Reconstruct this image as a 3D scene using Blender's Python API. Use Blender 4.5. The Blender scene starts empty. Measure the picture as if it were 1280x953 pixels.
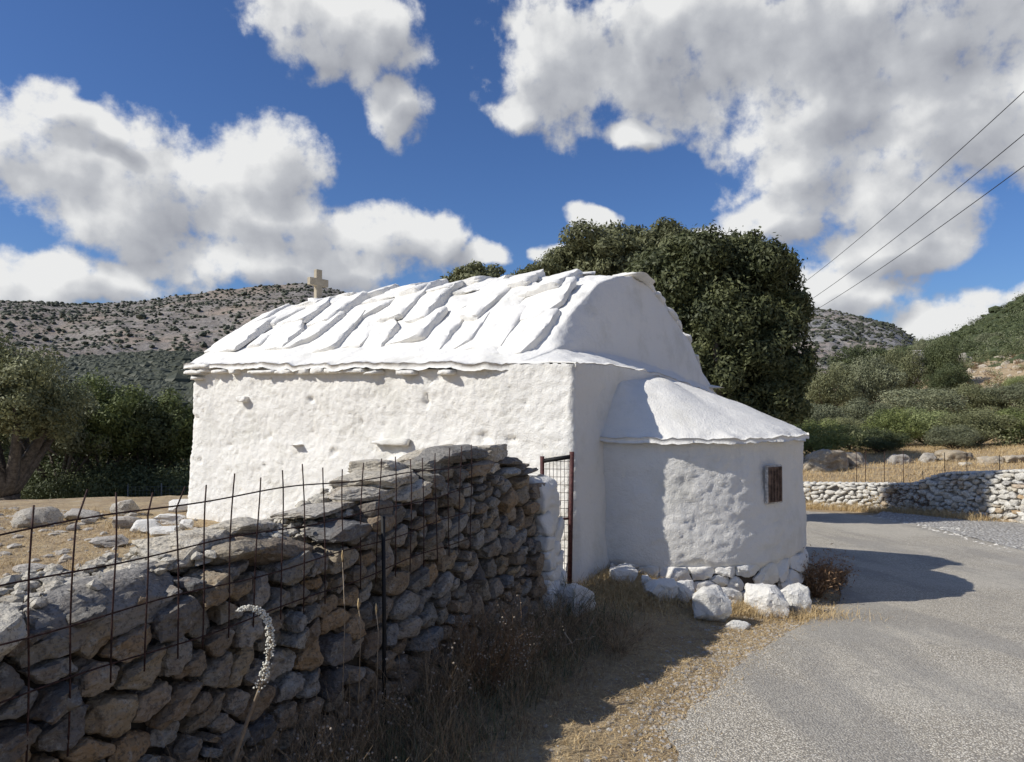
import bpy, bmesh, math, random
import numpy as np
from math import radians, sin, cos, pi
from mathutils import Vector, Matrix

random.seed(7)
RNG = np.random.default_rng(7)
S = bpy.context.scene
COL = S.collection

# ------------------------------------------------------------------ camera
F = 924.0; CAMZ = 1.6; HOR = 500.0
PITCH = math.atan((HOR - 476.5) / F)
cam = bpy.data.cameras.new('camera'); camo = bpy.data.objects.new('camera', cam); COL.objects.link(camo)
cam.sensor_width = 36.0; cam.lens = F / 1280 * 36.0; cam.clip_start = 0.05; cam.clip_end = 5000
camo.location = (0, 0, CAMZ); camo.rotation_euler = (pi / 2 + PITCH, 0, 0)
S.camera = camo

# ------------------------------------------------------------------ light
LDIR = np.array([0.96, 0.28]); LDIR = LDIR / np.linalg.norm(LDIR)
ELEV = radians(38.5)
TOSUN = Vector((-LDIR[0] * cos(ELEV), -LDIR[1] * cos(ELEV), sin(ELEV)))
sun = bpy.data.lights.new('sun', 'SUN'); suno = bpy.data.objects.new('sun', sun); COL.objects.link(suno)
sun.energy = 4.2; sun.angle = radians(0.55); sun.color = (1.0, 0.965, 0.90)
suno.rotation_euler = TOSUN.to_track_quat('Z', 'Y').to_euler()
suno.location = (-10, -4, 12)
S.view_settings.view_transform = 'Standard'; S.view_settings.look = 'None'
S.view_settings.exposure = 0.16; S.view_settings.gamma = 1.0; S.view_settings.use_curve_mapping = False
S.cycles.max_bounces = 6; S.cycles.diffuse_bounces = 3; S.cycles.transparent_max_bounces = 8

# ------------------------------------------------------------------ node helpers
class NT:
    def __init__(self, tree):
        self.t = tree; self.n = tree.nodes; self.l = tree.links
    def add(self, typ, **kw):
        nd = self.n.new(typ)
        for k, v in kw.items():
            setattr(nd, k, v)
        return nd
    def set(self, sock, v):
        if isinstance(v, bpy.types.NodeSocket): self.l.new(v, sock)
        else:
            if hasattr(sock.default_value, '__len__') and not hasattr(v, '__len__'): v = (v,) * len(sock.default_value)
            if hasattr(v, '__len__') and len(sock.default_value) == 4 and len(v) == 3: v = (*v, 1)
            sock.default_value = v
    def math(self, op, a, b=0.0, c=0.0, clamp=False):
        nd = self.add('ShaderNodeMath', operation=op, use_clamp=clamp)
        self.set(nd.inputs[0], a); self.set(nd.inputs[1], b)
        if op in ('MULTIPLY_ADD', 'SMOOTH_MAX', 'SMOOTH_MIN'): self.set(nd.inputs[2], c)
        return nd.outputs[0]
    def vmath(self, op, a, b=(0, 0, 0), out=0):
        nd = self.add('ShaderNodeVectorMath', operation=op)
        self.set(nd.inputs[0], a)
        if op == 'SCALE': self.set(nd.inputs['Scale'], b)
        elif op not in ('LENGTH', 'NORMALIZE'): self.set(nd.inputs[1], b)
        return nd.outputs['Value'] if op == 'LENGTH' else nd.outputs[out]
    def noise(self, vec, scale, detail=4, rough=0.55, dist=0.0, color=False):
        nd = self.add('ShaderNodeTexNoise'); self.set(nd.inputs['Vector'], vec)
        nd.inputs['Scale'].default_value = scale; nd.inputs['Detail'].default_value = detail
        nd.inputs['Roughness'].default_value = rough; nd.inputs['Distortion'].default_value = dist
        return nd.outputs['Color' if color else 'Fac']
    def voronoi(self, vec, scale, feature='F1', out='Distance'):
        nd = self.add('ShaderNodeTexVoronoi', feature=feature); self.set(nd.inputs['Vector'], vec)
        nd.inputs['Scale'].default_value = scale
        return nd.outputs[out]
    def ramp(self, fac, stops, interp='LINEAR'):
        nd = self.add('ShaderNodeValToRGB'); self.set(nd.inputs[0], fac)
        cr = nd.color_ramp; cr.interpolation = interp
        while len(cr.elements) < len(stops): cr.elements.new(0.5)
        for e, (p, c) in zip(cr.elements, stops):
            e.position = p
            if not hasattr(c, '__len__'): c = (c, c, c)
            e.color = (*c[:3], 1)
        return nd.outputs[0]
    def mix(self, fac, a, b, mode='MIX'):
        nd = self.add('ShaderNodeMix', data_type='RGBA', blend_type=mode)
        self.set(nd.inputs[0], fac); self.set(nd.inputs[6], a); self.set(nd.inputs[7], b)
        return nd.outputs[2]
    def smooth(self, x, lo, hi):
        nd = self.add('ShaderNodeMapRange', interpolation_type='SMOOTHSTEP')
        self.set(nd.inputs[0], x); self.set(nd.inputs[1], lo); self.set(nd.inputs[2], hi)
        nd.inputs[3].default_value = 0; nd.inputs[4].default_value = 1
        return nd.outputs[0]

def new_mat(name):
    m = bpy.data.materials.new(name); m.use_nodes = True
    t = NT(m.node_tree); t.n.clear()
    out = t.add('ShaderNodeOutputMaterial'); b = t.add('ShaderNodeBsdfPrincipled')
    t.l.new(b.outputs[0], out.inputs[0]); b.inputs['Roughness'].default_value = 0.9
    b.inputs['Specular IOR Level'].default_value = 0.25
    return m, t, b, out
def bump(t, b, h, strength, dist):
    nd = t.add('ShaderNodeBump'); nd.inputs['Strength'].default_value = strength
    nd.inputs['Distance'].default_value = dist; t.set(nd.inputs['Height'], h)
    t.l.new(nd.outputs[0], b.inputs['Normal'])

# ------------------------------------------------------------------ world: sky and clouds
def px_ang(px, v):
    d = (px - 640) / F; e = (476.5 - v) / F
    y = cos(PITCH) - e * sin(PITCH); z = sin(PITCH) + e * cos(PITCH)
    L = math.sqrt(d * d + y * y + z * z)
    return math.atan2(d, y), math.asin(z / L)
CLOUDS = [ # px, v, rx, ry, rot(deg)
 (40,195,105,68,0),(200,230,170,82,0),(335,205,85,72,0),(150,265,150,62,-15),(330,280,150,62,-10),(470,300,105,52,0),
 (545,300,45,42,0),(62,130,32,34,0),(115,150,60,22,-20),(105,338,105,36,0),(25,352,70,38,0),(330,335,230,34,0),(605,318,42,26,0),
 (400,22,120,62,-12),(470,40,72,66,-30),(505,128,46,48,-30),
 (690,85,100,88,0),(850,50,250,92,0),(650,140,50,40,0),(1080,50,260,112,0),(800,162,60,22,0),(1020,150,130,68,0),
 (1010,215,92,56,0),(1110,235,140,92,0),(965,280,92,42,25),(1100,318,100,50,0),(1230,140,140,92,0),(1150,332,50,24,0),
 (1040,372,130,34,0),(1215,398,90,30,0),(732,268,38,17,-20),(895,292,44,22,0),(690,315,26,16,0)]
OTHER = [(-1.15,.30,.30,.12),(-1.7,.2,.25,.10),(-2.3,.35,.4,.15),(2.9,.25,.4,.12),(2.2,.4,.35,.16),(1.5,.2,.35,.12),(1.05,.42,.25,.14),
 (-.3,.9,.35,.12),(.8,.95,.4,.14),(-2.2,1.0,.5,.15),(2.4,.9,.5,.14)]
world = bpy.data.worlds.new("World"); S.world = world; world.use_nodes = True
wt = NT(world.node_tree); wt.n.clear()
grp = bpy.data.node_groups.new('cloud_density', 'ShaderNodeTree')
grp.interface.new_socket('P', in_out='INPUT', socket_type='NodeSocketVector')
grp.interface.new_socket('D', in_out='OUTPUT', socket_type='NodeSocketFloat')
grp.interface.new_socket('Soft', in_out='OUTPUT', socket_type='NodeSocketFloat')
g = NT(grp); gi = g.add('NodeGroupInput'); go = g.add('NodeGroupOutput')
P = gi.outputs[0]
warp = g.vmath('SCALE', g.vmath('SUBTRACT', g.noise(P, 7, 3, 0.5, color=True), (0.5, 0.5, 0.5)), 0.10)
PW = g.vmath('ADD', P, warp)
best = None
def blob(best, a, e, ra, re, rot):
    mp = g.add('ShaderNodeMapping', vector_type='TEXTURE')
    g.set(mp.inputs[0], PW); mp.inputs['Location'].default_value = (a, e, 0)
    mp.inputs['Rotation'].default_value = (0, 0, radians(rot)); mp.inputs['Scale'].default_value = (ra, re, 1e3)
    ln = g.vmath('LENGTH', mp.outputs[0])
    return ln if best is None else g.math('SMOOTH_MIN', best, ln, 0.12)
for (px, v, rx, ry, rot) in CLOUDS:
    a, e = px_ang(px, v); best = blob(best, a, e, rx / F * 1.02, ry / F * 1.02, rot)
for (a, e, ra, re) in OTHER: best = blob(best, a, e, ra, re, 0)
D0 = g.math('SUBTRACT', 1.0, best)
n1 = g.math('SUBTRACT', g.noise(P, 13, 8, 0.58, 0.15), 0.5)
n2 = g.math('SUBTRACT', g.noise(P, 36, 5, 0.6), 0.5)
Dn = g.math('ADD', g.math('MULTIPLY', n1, 1.5), g.math('MULTIPLY', n2, 0.60))
g.l.new(g.math('ADD', g.math('MINIMUM', D0, 0.55), Dn), go.inputs[0])
g.l.new(g.math('ADD', g.math('MINIMUM', D0, 0.8), g.math('MULTIPLY', g.math('SUBTRACT', g.noise(P, 9, 3, 0.5, 0.2), 0.5), 1.9)), go.inputs[1])

tc = wt.add('ShaderNodeTexCoord'); sx = wt.add('ShaderNodeSeparateXYZ'); wt.l.new(tc.outputs['Generated'], sx.inputs[0])
az = wt.math('ARCTAN2', sx.outputs[0], sx.outputs[1]); el = wt.math('ARCSINE', sx.outputs[2])
cx = wt.add('ShaderNodeCombineXYZ'); wt.l.new(az, cx.inputs[0]); wt.l.new(el, cx.inputs[1])
def dens(off):
    nd = wt.add('ShaderNodeGroup'); nd.node_tree = grp
    wt.l.new(cx.outputs[0] if off is None else wt.vmath('ADD', cx.outputs[0], off), nd.inputs[0]); return nd.outputs[0], nd.outputs[1]
dA, sA = dens(None); dB, sB = dens((-0.024, 0.030, 0))
alpha = wt.smooth(dA, 0.04, 0.46)
diff = wt.math('ADD', wt.math('MULTIPLY', wt.math('SUBTRACT', dA, dB), 0.42), wt.math('MULTIPLY', wt.math('SUBTRACT', sA, sB), 0.95))
thick = wt.smooth(sA, 0.15, 1.15)
lum = wt.math('ADD', 0.86, wt.math('MULTIPLY', diff, -1.0))
lum = wt.math('ADD', wt.math('MULTIPLY', diff, 1.75), lum)
lum = wt.math('SUBTRACT', lum, wt.math('MULTIPLY', thick, 0.36))
hi = wt.smooth(el, 0.22, 0.45)
lum = wt.math('SUBTRACT', lum, wt.math('MULTIPLY', hi, 0.10), clamp=True)
ccol = wt.ramp(lum, [(0.0, (0.25, 0.26, 0.30)), (0.35, (0.32, 0.335, 0.375)), (0.7, (0.47, 0.485, 0.515)), (1.0, (0.74, 0.745, 0.745))])
sky = wt.add('ShaderNodeTexSky', sky_type='NISHITA'); sky.sun_disc = False
sky.sun_elevation = ELEV; sky.sun_rotation = math.atan2(TOSUN.x, TOSUN.y); sky.air_density = 1.0; sky.dust_density = 0.6; sky.ozone_density = 2.5
WS = 0.075
skyc = wt.mix(1.0, sky.outputs[0], (0.59, 0.82, 1.22, 1), 'MULTIPLY')
cl = wt.vmath('SCALE', ccol, 1.0 / WS)
fin = wt.mix(alpha, skyc, cl)
bg = wt.add('ShaderNodeBackground'); wt.l.new(fin, bg.inputs[0]); bg.inputs[1].default_value = WS
wo = wt.add('ShaderNodeOutputWorld'); wt.l.new(bg.outputs[0], wo.inputs[0])
world.cycles.sampling_method = 'MANUAL'; world.cycles.sample_map_resolution = 512

# ------------------------------------------------------------------ numeric helpers
_perm = np.random.default_rng(3).permutation(256); _perm = np.concatenate([_perm, _perm, _perm])
_g = np.random.default_rng(4).normal(size=(256, 3)); _g /= np.linalg.norm(_g, axis=1)[:, None]
def perlin(P):
    P = np.asarray(P, float); i = np.floor(P).astype(int); f = P - i; i &= 255
    u = f * f * f * (f * (f * 6 - 15) + 10); r = 0
    for dx in (0, 1):
        for dy in (0, 1):
            for dz in (0, 1):
                h = _perm[_perm[_perm[(i[:, 0] + dx) & 255] + ((i[:, 1] + dy) & 255)] + ((i[:, 2] + dz) & 255)]
                gr = _g[h]; d = f - np.array([dx, dy, dz])
                w = (u[:, 0] if dx else 1 - u[:, 0]) * (u[:, 1] if dy else 1 - u[:, 1]) * (u[:, 2] if dz else 1 - u[:, 2])
                r = r + w * (gr * d).sum(1)
    return r * 1.5
def fbm(P, oct=4, gain=0.5):
    P = np.asarray(P, float); a = 1; s = 0; t = 0
    for k in range(oct):
        s = s + a * perlin(P + 17.3 * k); t += a; a *= gain; P = P * 2.03
    return s / t
def ss(x, a, b):
    t = np.clip((np.asarray(x, float) - a) / (b - a), 0, 1); return t * t * (3 - 2 * t)
def ray(u, v):
    dx = (u - 640) / F; dy = (476.5 - v) / F
    return np.array([dx, cos(PITCH) - dy * sin(PITCH), sin(PITCH) + dy * cos(PITCH)])
def at(u, v, Y):
    r = ray(u, v); return np.array([0, 0, CAMZ]) + r * (Y / r[1])

def catmull(pts, n=16):
    pts = [np.array(p, float) for p in pts]; pts = [2 * pts[0] - pts[1]] + pts + [2 * pts[-1] - pts[-2]]; out = []
    for i in range(1, len(pts) - 2):
        p0, p1, p2, p3 = pts[i - 1:i + 3]
        for k in range(n):
            t = k / n
            out.append(0.5 * ((2 * p1) + (-p0 + p2) * t + (2 * p0 - 5 * p1 + 4 * p2 - p3) * t * t + (-p0 + 3 * p1 - 3 * p2 + p3) * t ** 3))
    out.append(pts[-2]); return np.array(out)
def seg_dist(X, Y, line):
    """unsigned distance to polyline and signed side (+ = right of direction)"""
    best = np.full(X.shape, 1e9); side = np.zeros(X.shape)
    for (a, b) in zip(line[:-1], line[1:]):
        d = b - a; L2 = (d ** 2).sum()
        t = np.clip(((X - a[0]) * d[0] + (Y - a[1]) * d[1]) / L2, 0, 1)
        qx = X - (a[0] + t * d[0]); qy = Y - (a[1] + t * d[1]); D = np.hypot(qx, qy)
        m = D < best; best = np.where(m, D, best)
        side = np.where(m, np.sign(qx * d[1] - qy * d[0]), side)
    return best, side

# ------------------------------------------------------------------ mesh helpers
def mesh_np(name, V, Fq, smooth=True):
    """V (n,3), Fq (m,k) array with k = 3 or 4"""
    V = np.asarray(V, np.float32); Fq = np.asarray(Fq, np.int32); k = Fq.shape[1]
    me = bpy.data.meshes.new(name)
    me.vertices.add(len(V)); me.vertices.foreach_set('co', V.ravel())
    me.loops.add(Fq.size); me.loops.foreach_set('vertex_index', Fq.ravel())
    me.polygons.add(len(Fq)); me.polygons.foreach_set('loop_start', np.arange(0, Fq.size, k, dtype=np.int32))
    me.polygons.foreach_set('loop_total', np.full(len(Fq), k, np.int32))
    me.polygons.foreach_set('use_smooth', np.full(len(Fq), smooth, bool))
    me.update(calc_edges=True); return me
def crease(me, deg=38):
    me.set_sharp_from_angle(angle=radians(deg)); return me
def grid_faces(nu, nv, closed=False):
    i = np.arange(nu if closed else nu - 1)[:, None]; j = np.arange(nv - 1)[None]; i2 = (i + 1) % nu
    return np.stack([i * nv + j, i2 * nv + j, i2 * nv + j + 1, i * nv + j + 1], -1).reshape(-1, 4)
def obj(name, me, mat=None, parent=None, loc=None, **props):
    if isinstance(me, bmesh.types.BMesh):
        bm = me; me = bpy.data.meshes.new(name); bm.to_mesh(me); bm.free()
    if mat is not None and len(me.materials) == 0: me.materials.append(mat)
    o = bpy.data.objects.new(name, me); COL.objects.link(o)
    if loc is not None: o.location = loc
    if parent is not None: o.parent = parent
    for k, v in props.items(): o[k] = v
    return o
def part(name, me, mat, parent, **props):
    """world-space mesh under a thing whose base may be away from the origin"""
    o = obj(name, me, mat, parent, **props)
    o.location = -Vector(wloc(parent)) if any(abs(c) > 1e-9 for c in wloc(parent)) else (0, 0, 0)
    return o
def wloc(o):
    l = Vector(o.location)
    while o.parent: o = o.parent; l += Vector(o.location)
    return l
def empty(name, loc, label, cat, group=None):
    o = bpy.data.objects.new(name, None); COL.objects.link(o); o.location = loc
    o['label'] = label; o['category'] = cat
    if group: o['group'] = group
    return o
def struct(name, me, mat): return obj(name, me, mat, kind='structure')
_ico = {}
def ico(level):
    if level not in _ico:
        bm = bmesh.new(); bmesh.ops.create_icosphere(bm, subdivisions=level, radius=1)
        V = np.array([v.co[:] for v in bm.verts]); Fc = np.array([[v.index for v in f.verts] for f in bm.faces]); bm.free()
        _ico[level] = (V / np.linalg.norm(V, axis=1)[:, None], Fc)
    return _ico[level]
def poly_rock(N, H, ext, level=3, p=14, noise=0.01, nscale=8, off=None):
    """rounded polyhedron: planes N·x <= H; ext stretches the sampling directions"""
    D, Fc = ico(level); D = D * np.asarray(ext); D = D / np.linalg.norm(D, axis=1)[:, None]
    N = np.asarray(N, float); N = N / np.linalg.norm(N, axis=1)[:, None]; H = np.asarray(H, float)
    q = np.maximum(D @ N.T, 0) / H[None]
    r = (q ** p).sum(1) ** (-1 / p); V = D * r[:, None]
    if off is None: off = RNG.uniform(0, 100, 3)
    n = fbm(V * nscale + off, 4, .6) + .55 * (.25 - np.abs(perlin(V * nscale * 1.7 + off + 9))); V = V + D * (n * noise * 2)[:, None]
    return V, Fc
def rand_rock(size, level=3, facets=14, rng=RNG, noise=0.06, p=16, rough=2.2, seedoff=None):
    p = 46
    size = np.asarray(size, float) / 2
    N = rng.normal(size=(facets, 3)); N = np.vstack([N / np.linalg.norm(N, axis=1)[:, None], np.eye(3), -np.eye(3)])
    H = np.concatenate([rng.uniform(0.66, 1.0, facets), rng.uniform(0.80, 1.0, 6)])
    V, Fc = poly_rock(N, H, (1, 1, 1), level, p, noise, rough, rng.uniform(0, 99, 3))
    return V * size, Fc
def tube(pts, r, sides=5):
    """returns V,F for a tube along pts; r scalar or list"""
    pts = np.asarray(pts, float); n = len(pts); r = np.broadcast_to(np.asarray(r, float), (n,))
    T = np.gradient(pts, axis=0); T /= np.linalg.norm(T, axis=1)[:, None]
    up = np.array([0, 0, 1.0]) if abs(T[0, 2]) < 0.8 else np.array([1.0, 0, 0])
    A = np.cross(T, up); A /= np.linalg.norm(A, axis=1)[:, None] + 1e-9; B = np.cross(T, A)
    a = np.linspace(0, 2 * pi, sides, endpoint=False)
    V = pts[:, None] + r[:, None, None] * (np.cos(a)[None, :, None] * A[:, None] + np.sin(a)[None, :, None] * B[:, None])
    V = V.reshape(-1, 3); i = np.arange(n - 1)[:, None]; j = np.arange(sides)[None]; j2 = (j + 1) % sides
    Fq = np.stack([i * sides + j, i * sides + j2, (i + 1) * sides + j2, (i + 1) * sides + j], -1).reshape(-1, 4)
    c0 = len(V); V = np.vstack([V, pts[0], pts[-1]])
    jj = np.arange(sides); j3 = (jj + 1) % sides
    caps = np.concatenate([np.stack([np.full(sides, c0), j3, jj, jj], -1), np.stack([np.full(sides, c0 + 1), (n - 1) * sides + jj, (n - 1) * sides + j3, (n - 1) * sides + j3], -1)])
    return V, Fq, caps
def tube_mesh(name, pts, r, sides=5): return join_tubes(name, [tube(pts, r, sides)])
def join_tubes(name, tubes):
    V = []; Q = []; T = []; o = 0
    for v, q, c in tubes:
        V.append(v); Q.append(q + o); T.append(c[:, :3] + o); o += len(v)
    V = np.vstack(V); Q = np.vstack(Q); T = np.vstack(T)
    Tr = np.vstack([Q[:, [0, 1, 2]], Q[:, [0, 2, 3]], T]); return mesh_np(name, V, Tr)
def box_bm(dims, bev=0.0, M=None, bm=None):
    b = bmesh.new(); bmesh.ops.create_cube(b, size=1.0); bmesh.ops.scale(b, vec=dims, verts=b.verts)
    if bev: bmesh.ops.bevel(b, geom=b.edges[:], offset=bev, segments=2, affect='EDGES', profile=0.7)
    if M is not None: bmesh.ops.transform(b, matrix=M, verts=b.verts)
    if bm is None: return b
    tmp = bpy.data.meshes.new('tmp'); b.to_mesh(tmp); bm.from_mesh(tmp); bpy.data.meshes.remove(tmp); b.free(); return bm

# ------------------------------------------------------------------ terrain function
def RZ(y): # height of the road along its course
    y = np.asarray(y, float); f = lambda q: np.interp(q, [-8, 3.6, 5.2, 7.0, 10, 15, 22, 40], [.02, 0, -.10, -.32, -.58, -.90, -1.32, -1.32])
    return (f(y - .5) + 2 * f(y) + f(y + .5)) / 4
ROAD_L = catmull([(0.3,-8),(.55,1.8),(.71,3.4),(1.22,4.35),(1.72,5.1),(2.42,6.05),(3.15,7.15),(3.75,8.8),(3.9,10.5),(3.3,12.3),(1.5,13.8),(-1.5,14.8),(-6,15.5),(-12,16)], 10)
ROAD_R = catmull([(6.2,-8),(6.3,-2),(6.5,2),(6.8,5),(7.1,8),(7.6,11),(8.1,13.8),(8.2,15.8),(7.3,17.4),(5.6,18.4),(3,19.2),(-1,20),(-6,20.6),(-12,21)], 10)
FARWALL = catmull([(12.6,4),(11.7,9),(10.95,12.5),(10.2,15.0),(9.3,17.3),(7.9,18.7),(6,19.6),(2,20.6),(-4,21.7)], 10)
W0 = np.array([-1.47, 2.1]); WD = np.array([.4394, .8982]); WN = np.array([.8982, -.4394])
RP = np.vstack([ROAD_L, ROAD_R[::-1]])
def in_poly(X, Y, poly):
    ins = np.zeros(X.shape, bool); n = len(poly)
    for i in range(n):
        x1, y1 = poly[i]; x2, y2 = poly[(i + 1) % n]
        c = ((y1 > Y) != (y2 > Y)) & (X < (x2 - x1) * (Y - y1) / (y2 - y1 + 1e-12) + x1); ins ^= c
    return ins
def G(X, Y, detail=True):
    X = np.atleast_1d(np.asarray(X, float)); Y = np.atleast_1d(np.asarray(Y, float))
    road = RZ(Y)
    r = np.hypot(X, Y); az = np.arctan2(X, Y)
    dL, sL = seg_dist(X, Y, ROAD_L[::2]); dl = dL * -sL      # + = left of road
    inside = in_poly(X, Y, RP)
    # field
    fld = 0.10 + 0.05 * ss(-X, 0, 3) - 0.075 * np.clip(np.hypot(X + 2, Y - 2) - 8.0, 0, 19)
    wall_t = (X - W0[0]) * WN[0] + (Y - W0[1]) * WN[1]        # + = camera side of the stone wall line
    verge = -0.0 - 0.015 * np.clip(4 - Y, 0, 6) * 0.6
    left = fld + (verge - fld) * ss(wall_t, -0.5, 0.1) * ss(Y, 9.0, 6.2)
    out = left + (road - left) * ss(1.55 - dl, 0.0, 1.55) * np.where(dl < 1.6, 1, 0)
    z = np.where(inside, road, out)
    # beyond the far wall: bank and hillside
    dW, sW = seg_dist(X, Y, FARWALL[::2]); dw = dW * sW
    beyond = (dw > 0) & (r > 8) & ((X > 5) | (Y > 20)) & (az > -0.15)
    hw = 0.42
    rise = np.interp(dw, [0, .5, 4, 8, 14, 25, 41, 61, 81, 160, 400], [hw, hw + .05, .80, .95, .98, 1.1, 2.2, 4.6, 6.6, 8, 8.5]) 
    k = np.clip((az - 0.30) / 0.35, -0.5, 1.4)
    rise2 = rise * (0.55 + 0.55 * k) * ss(az, -0.1, 0.3) + ss(dw, 25, 75) * 4 * np.clip(k - 0.35, 0, 1)
    zb = -1.0 + rise2
    zb2 = road + 0 * rise
    z = np.where(beyond, zb + (road - zb) * ss(-dw, -0.38, -0.12), z)
    bt = (~inside) & (~beyond) & (dw > -2.2) & (r > 8) & (X > 5)
    z = np.where(bt, road, z)
    # behind everything on the left the valley floor stays low
    low = ss(r, 24, 60) * ss(-az, -0.2, 0.05)
    z = z * (1 - low) + (-1.6 - 0.004 * np.clip(r - 60, 0, 400)) * low
    # behind the camera
    if detail:
        Pn = np.stack([X, Y, 0 * X], -1)
        near = ss(r, 60, 10)
        amp = np.where(inside, 0.0, 1.0) * np.where(inside, 1, ss(dl if False else np.minimum(np.abs(dl), 3), 0.0, 0.6))
        z = z + (0.045 * fbm(Pn * 0.9, 3) + 0.018 * fbm(Pn * 5, 3)) * amp * ss(np.abs(dW), .2, 1.5) + 0.35 * fbm(Pn * 0.12, 3) * ss(r, 22, 45) * amp * ss(np.abs(dW), .5, 3)
        # earth mound at the foot of the chapel
        z = z + 0.09 * np.exp(-(((X - 0.95) / .45) ** 2 + ((Y - 6.55) / .45) ** 2)) * amp
    return z
def g1(x, y): return float(G(x, y)[0])
def hit(u, v):
    r = ray(u, v); t = np.concatenate([np.arange(1.0, 30, 0.02), np.arange(30, 120, 0.25)]); P = np.array([0, 0, CAMZ]) + r * t[:, None]
    z = G(P[:, 0], P[:, 1]); k = np.argmax(P[:, 2] < z); return P[k, 0], P[k, 1], float(z[k])

# ------------------------------------------------------------------ materials
def pos(t): return t.add('ShaderNodeNewGeometry').outputs['Position']
def orand(t): return t.add('ShaderNodeObjectInfo').outputs['Random']

def mat_white(name, base=(0.80, 0.772, 0.71), dirt=0.25, bstr=0.5, fine=60, low_dirt=False):
    m, t, b, _ = new_mat(name); p = pos(t)
    n = t.noise(p, 2.2, 6, 0.6); n2 = t.noise(p, 14, 5, 0.65)
    c = t.mix(t.smooth(n, 0.5, 0.72), (*base, 1), (base[0] * .93, base[1] * .925, base[2] * .90, 1))
    c = t.mix(t.math('MULTIPLY', t.smooth(n2, 0.62, 0.78), dirt), c, (0.50, 0.46, 0.38, 1))
    n6 = t.noise(p, 1.1, 7, 0.7); c = t.mix(t.math('MULTIPLY', t.smooth(n6, 0.52, 0.68), 0.38), c, (0.62, 0.60, 0.54, 1))
    sv = t.add('ShaderNodeMapping'); t.set(sv.inputs[0], p); sv.inputs['Scale'].default_value = (9, 9, 1.1); n7 = t.noise(sv.outputs[0], 1.0, 5, 0.65)
    c = t.mix(t.math('MULTIPLY', t.smooth(n7, 0.56, 0.74), 0.25), c, (0.55, 0.53, 0.48, 1))
    n4 = t.noise(p, 48, 4, 0.7)
    c = t.mix(t.math('MULTIPLY', t.smooth(n4, 0.66, 0.74), dirt * 1.2), c, (0.33, 0.31, 0.27, 1))
    t.l.new(c, b.inputs['Base Color'])
    h = t.math('ADD', t.math('MULTIPLY', t.noise(p, 30, 8, 0.7), 1.0), t.math('MULTIPLY', t.noise(p, fine, 4, 0.6), 0.35))
    bump(t, b, h, bstr, 0.026); b.inputs['Roughness'].default_value = 0.92
    return m
M_WALL = mat_white('whitewashed_rubble_wall', bstr=0.65, dirt=0.3, fine=95)
M_SMOOTH = mat_white('whitewashed_smooth', bstr=0.45, dirt=0.3)
M_ROOF = mat_white('whitewashed_roof', (0.80, 0.775, 0.72), 0.22, 0.45, 45)
M_WROCK = mat_white('whitewashed_boulder', (0.74, 0.715, 0.66), 0.6, 0.8, 70)

def mat_stone(name, stops, lichen=(0.42, 0.41, 0.37), lam=0.5, brown=(0.20, 0.13, 0.075), bamt=0.5, bs=0.7):
    m, t, b, _ = new_mat(name); p = pos(t); r = orand(t)
    c = t.ramp(r, stops)
    pr = t.vmath('ADD', p, t.vmath('SCALE', (13.1, 7.7, 5.3), r))
    n = t.noise(pr, 7, 6, 0.62); c = t.mix(t.math('MULTIPLY', t.smooth(n, 0.48, 0.66), bamt), c, (*brown, 1))
    n2 = t.noise(pr, 19, 5, 0.7); c = t.mix(t.math('MULTIPLY', t.smooth(n2, 0.56, 0.66), lam), c, (*lichen, 1))
    n3 = t.noise(pr, 60, 4, 0.7); c = t.mix(t.math('MULTIPLY', t.smooth(n3, 0.48, 0.66), 0.65), c, (0.06, 0.055, 0.05, 1)); n5 = t.noise(pr, 33, 5, 0.75); c = t.mix(t.math('MULTIPLY', t.smooth(n5, 0.56, 0.68), 0.35), c, (*lichen, 1))
    t.l.new(c, b.inputs['Base Color'])
    st = t.add('ShaderNodeMapping'); t.set(st.inputs[0], pr); st.inputs['Scale'].default_value = (1, 1, 3.2); st.inputs['Rotation'].default_value = (0.2, 0.35, 0)
    h = t.math('ADD', t.math('MULTIPLY', t.noise(st.outputs[0], 16, 6, 0.65), 1.0), t.math('MULTIPLY', t.noise(pr, 70, 4, 0.6), 0.3))
    bump(t, b, h, bs, 0.03); b.inputs['Roughness'].default_value = 0.85
    return m
M_STONE = mat_stone('grey_brown_fieldstone', [(0, (.11, .10, .09)), (.17, (.27, .25, .21)), (.34, (.35, .275, .175)), (.5, (.15, .145, .14)), (.66, (.34, .325, .29)), (.83, (.33, .23, .13)), (1, (.20, .18, .15))])
M_CAP = mat_stone('pale_weathered_stone', [(0, (.50, .45, .36)), (.5, (.60, .53, .41)), (1, (.50, .47, .40))], (.66, .61, .52), 0.6, (.25, .19, .12), 0.45)
M_FIELDROCK = mat_stone('pale_limestone', [(0, (.42, .38, .31)), (.5, (.50, .46, .40)), (1, (.38, .35, .31))], (.6, .58, .53), 0.4, (.3, .22, .14), 0.4)
M_DARKROCK = mat_stone('dark_limestone', [(0, (.20, .19, .17)), (1, (.28, .26, .23))], (.4, .38, .34), 0.4, (.16, .12, .08), 0.4)
M_FARSTONE = mat_stone('limewashed_stone', [(0, (.74, .71, .64)), (.55, (.64, .61, .54)), (.72, (.46, .44, .41)), (.82, (.60, .55, .45)), (.92, (.48, .33, .18)), (1, (.62, .60, .56))], (.66, .64, .6), 0.5, (.42, .36, .26), 0.35)
M_BANKROCK = mat_stone('ochre_bank_rock', [(0, (.40, .33, .23)), (1, (.50, .43, .33))], (.52, .48, .4), 0.4, (.3, .2, .1), 0.45)
M_CRACK = new_mat('dark_joint_earth'); _b = M_CRACK[2]; _b.inputs['Base Color'].default_value = (.075, .06, .045, 1); M_CRACK = M_CRACK[0]

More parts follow.
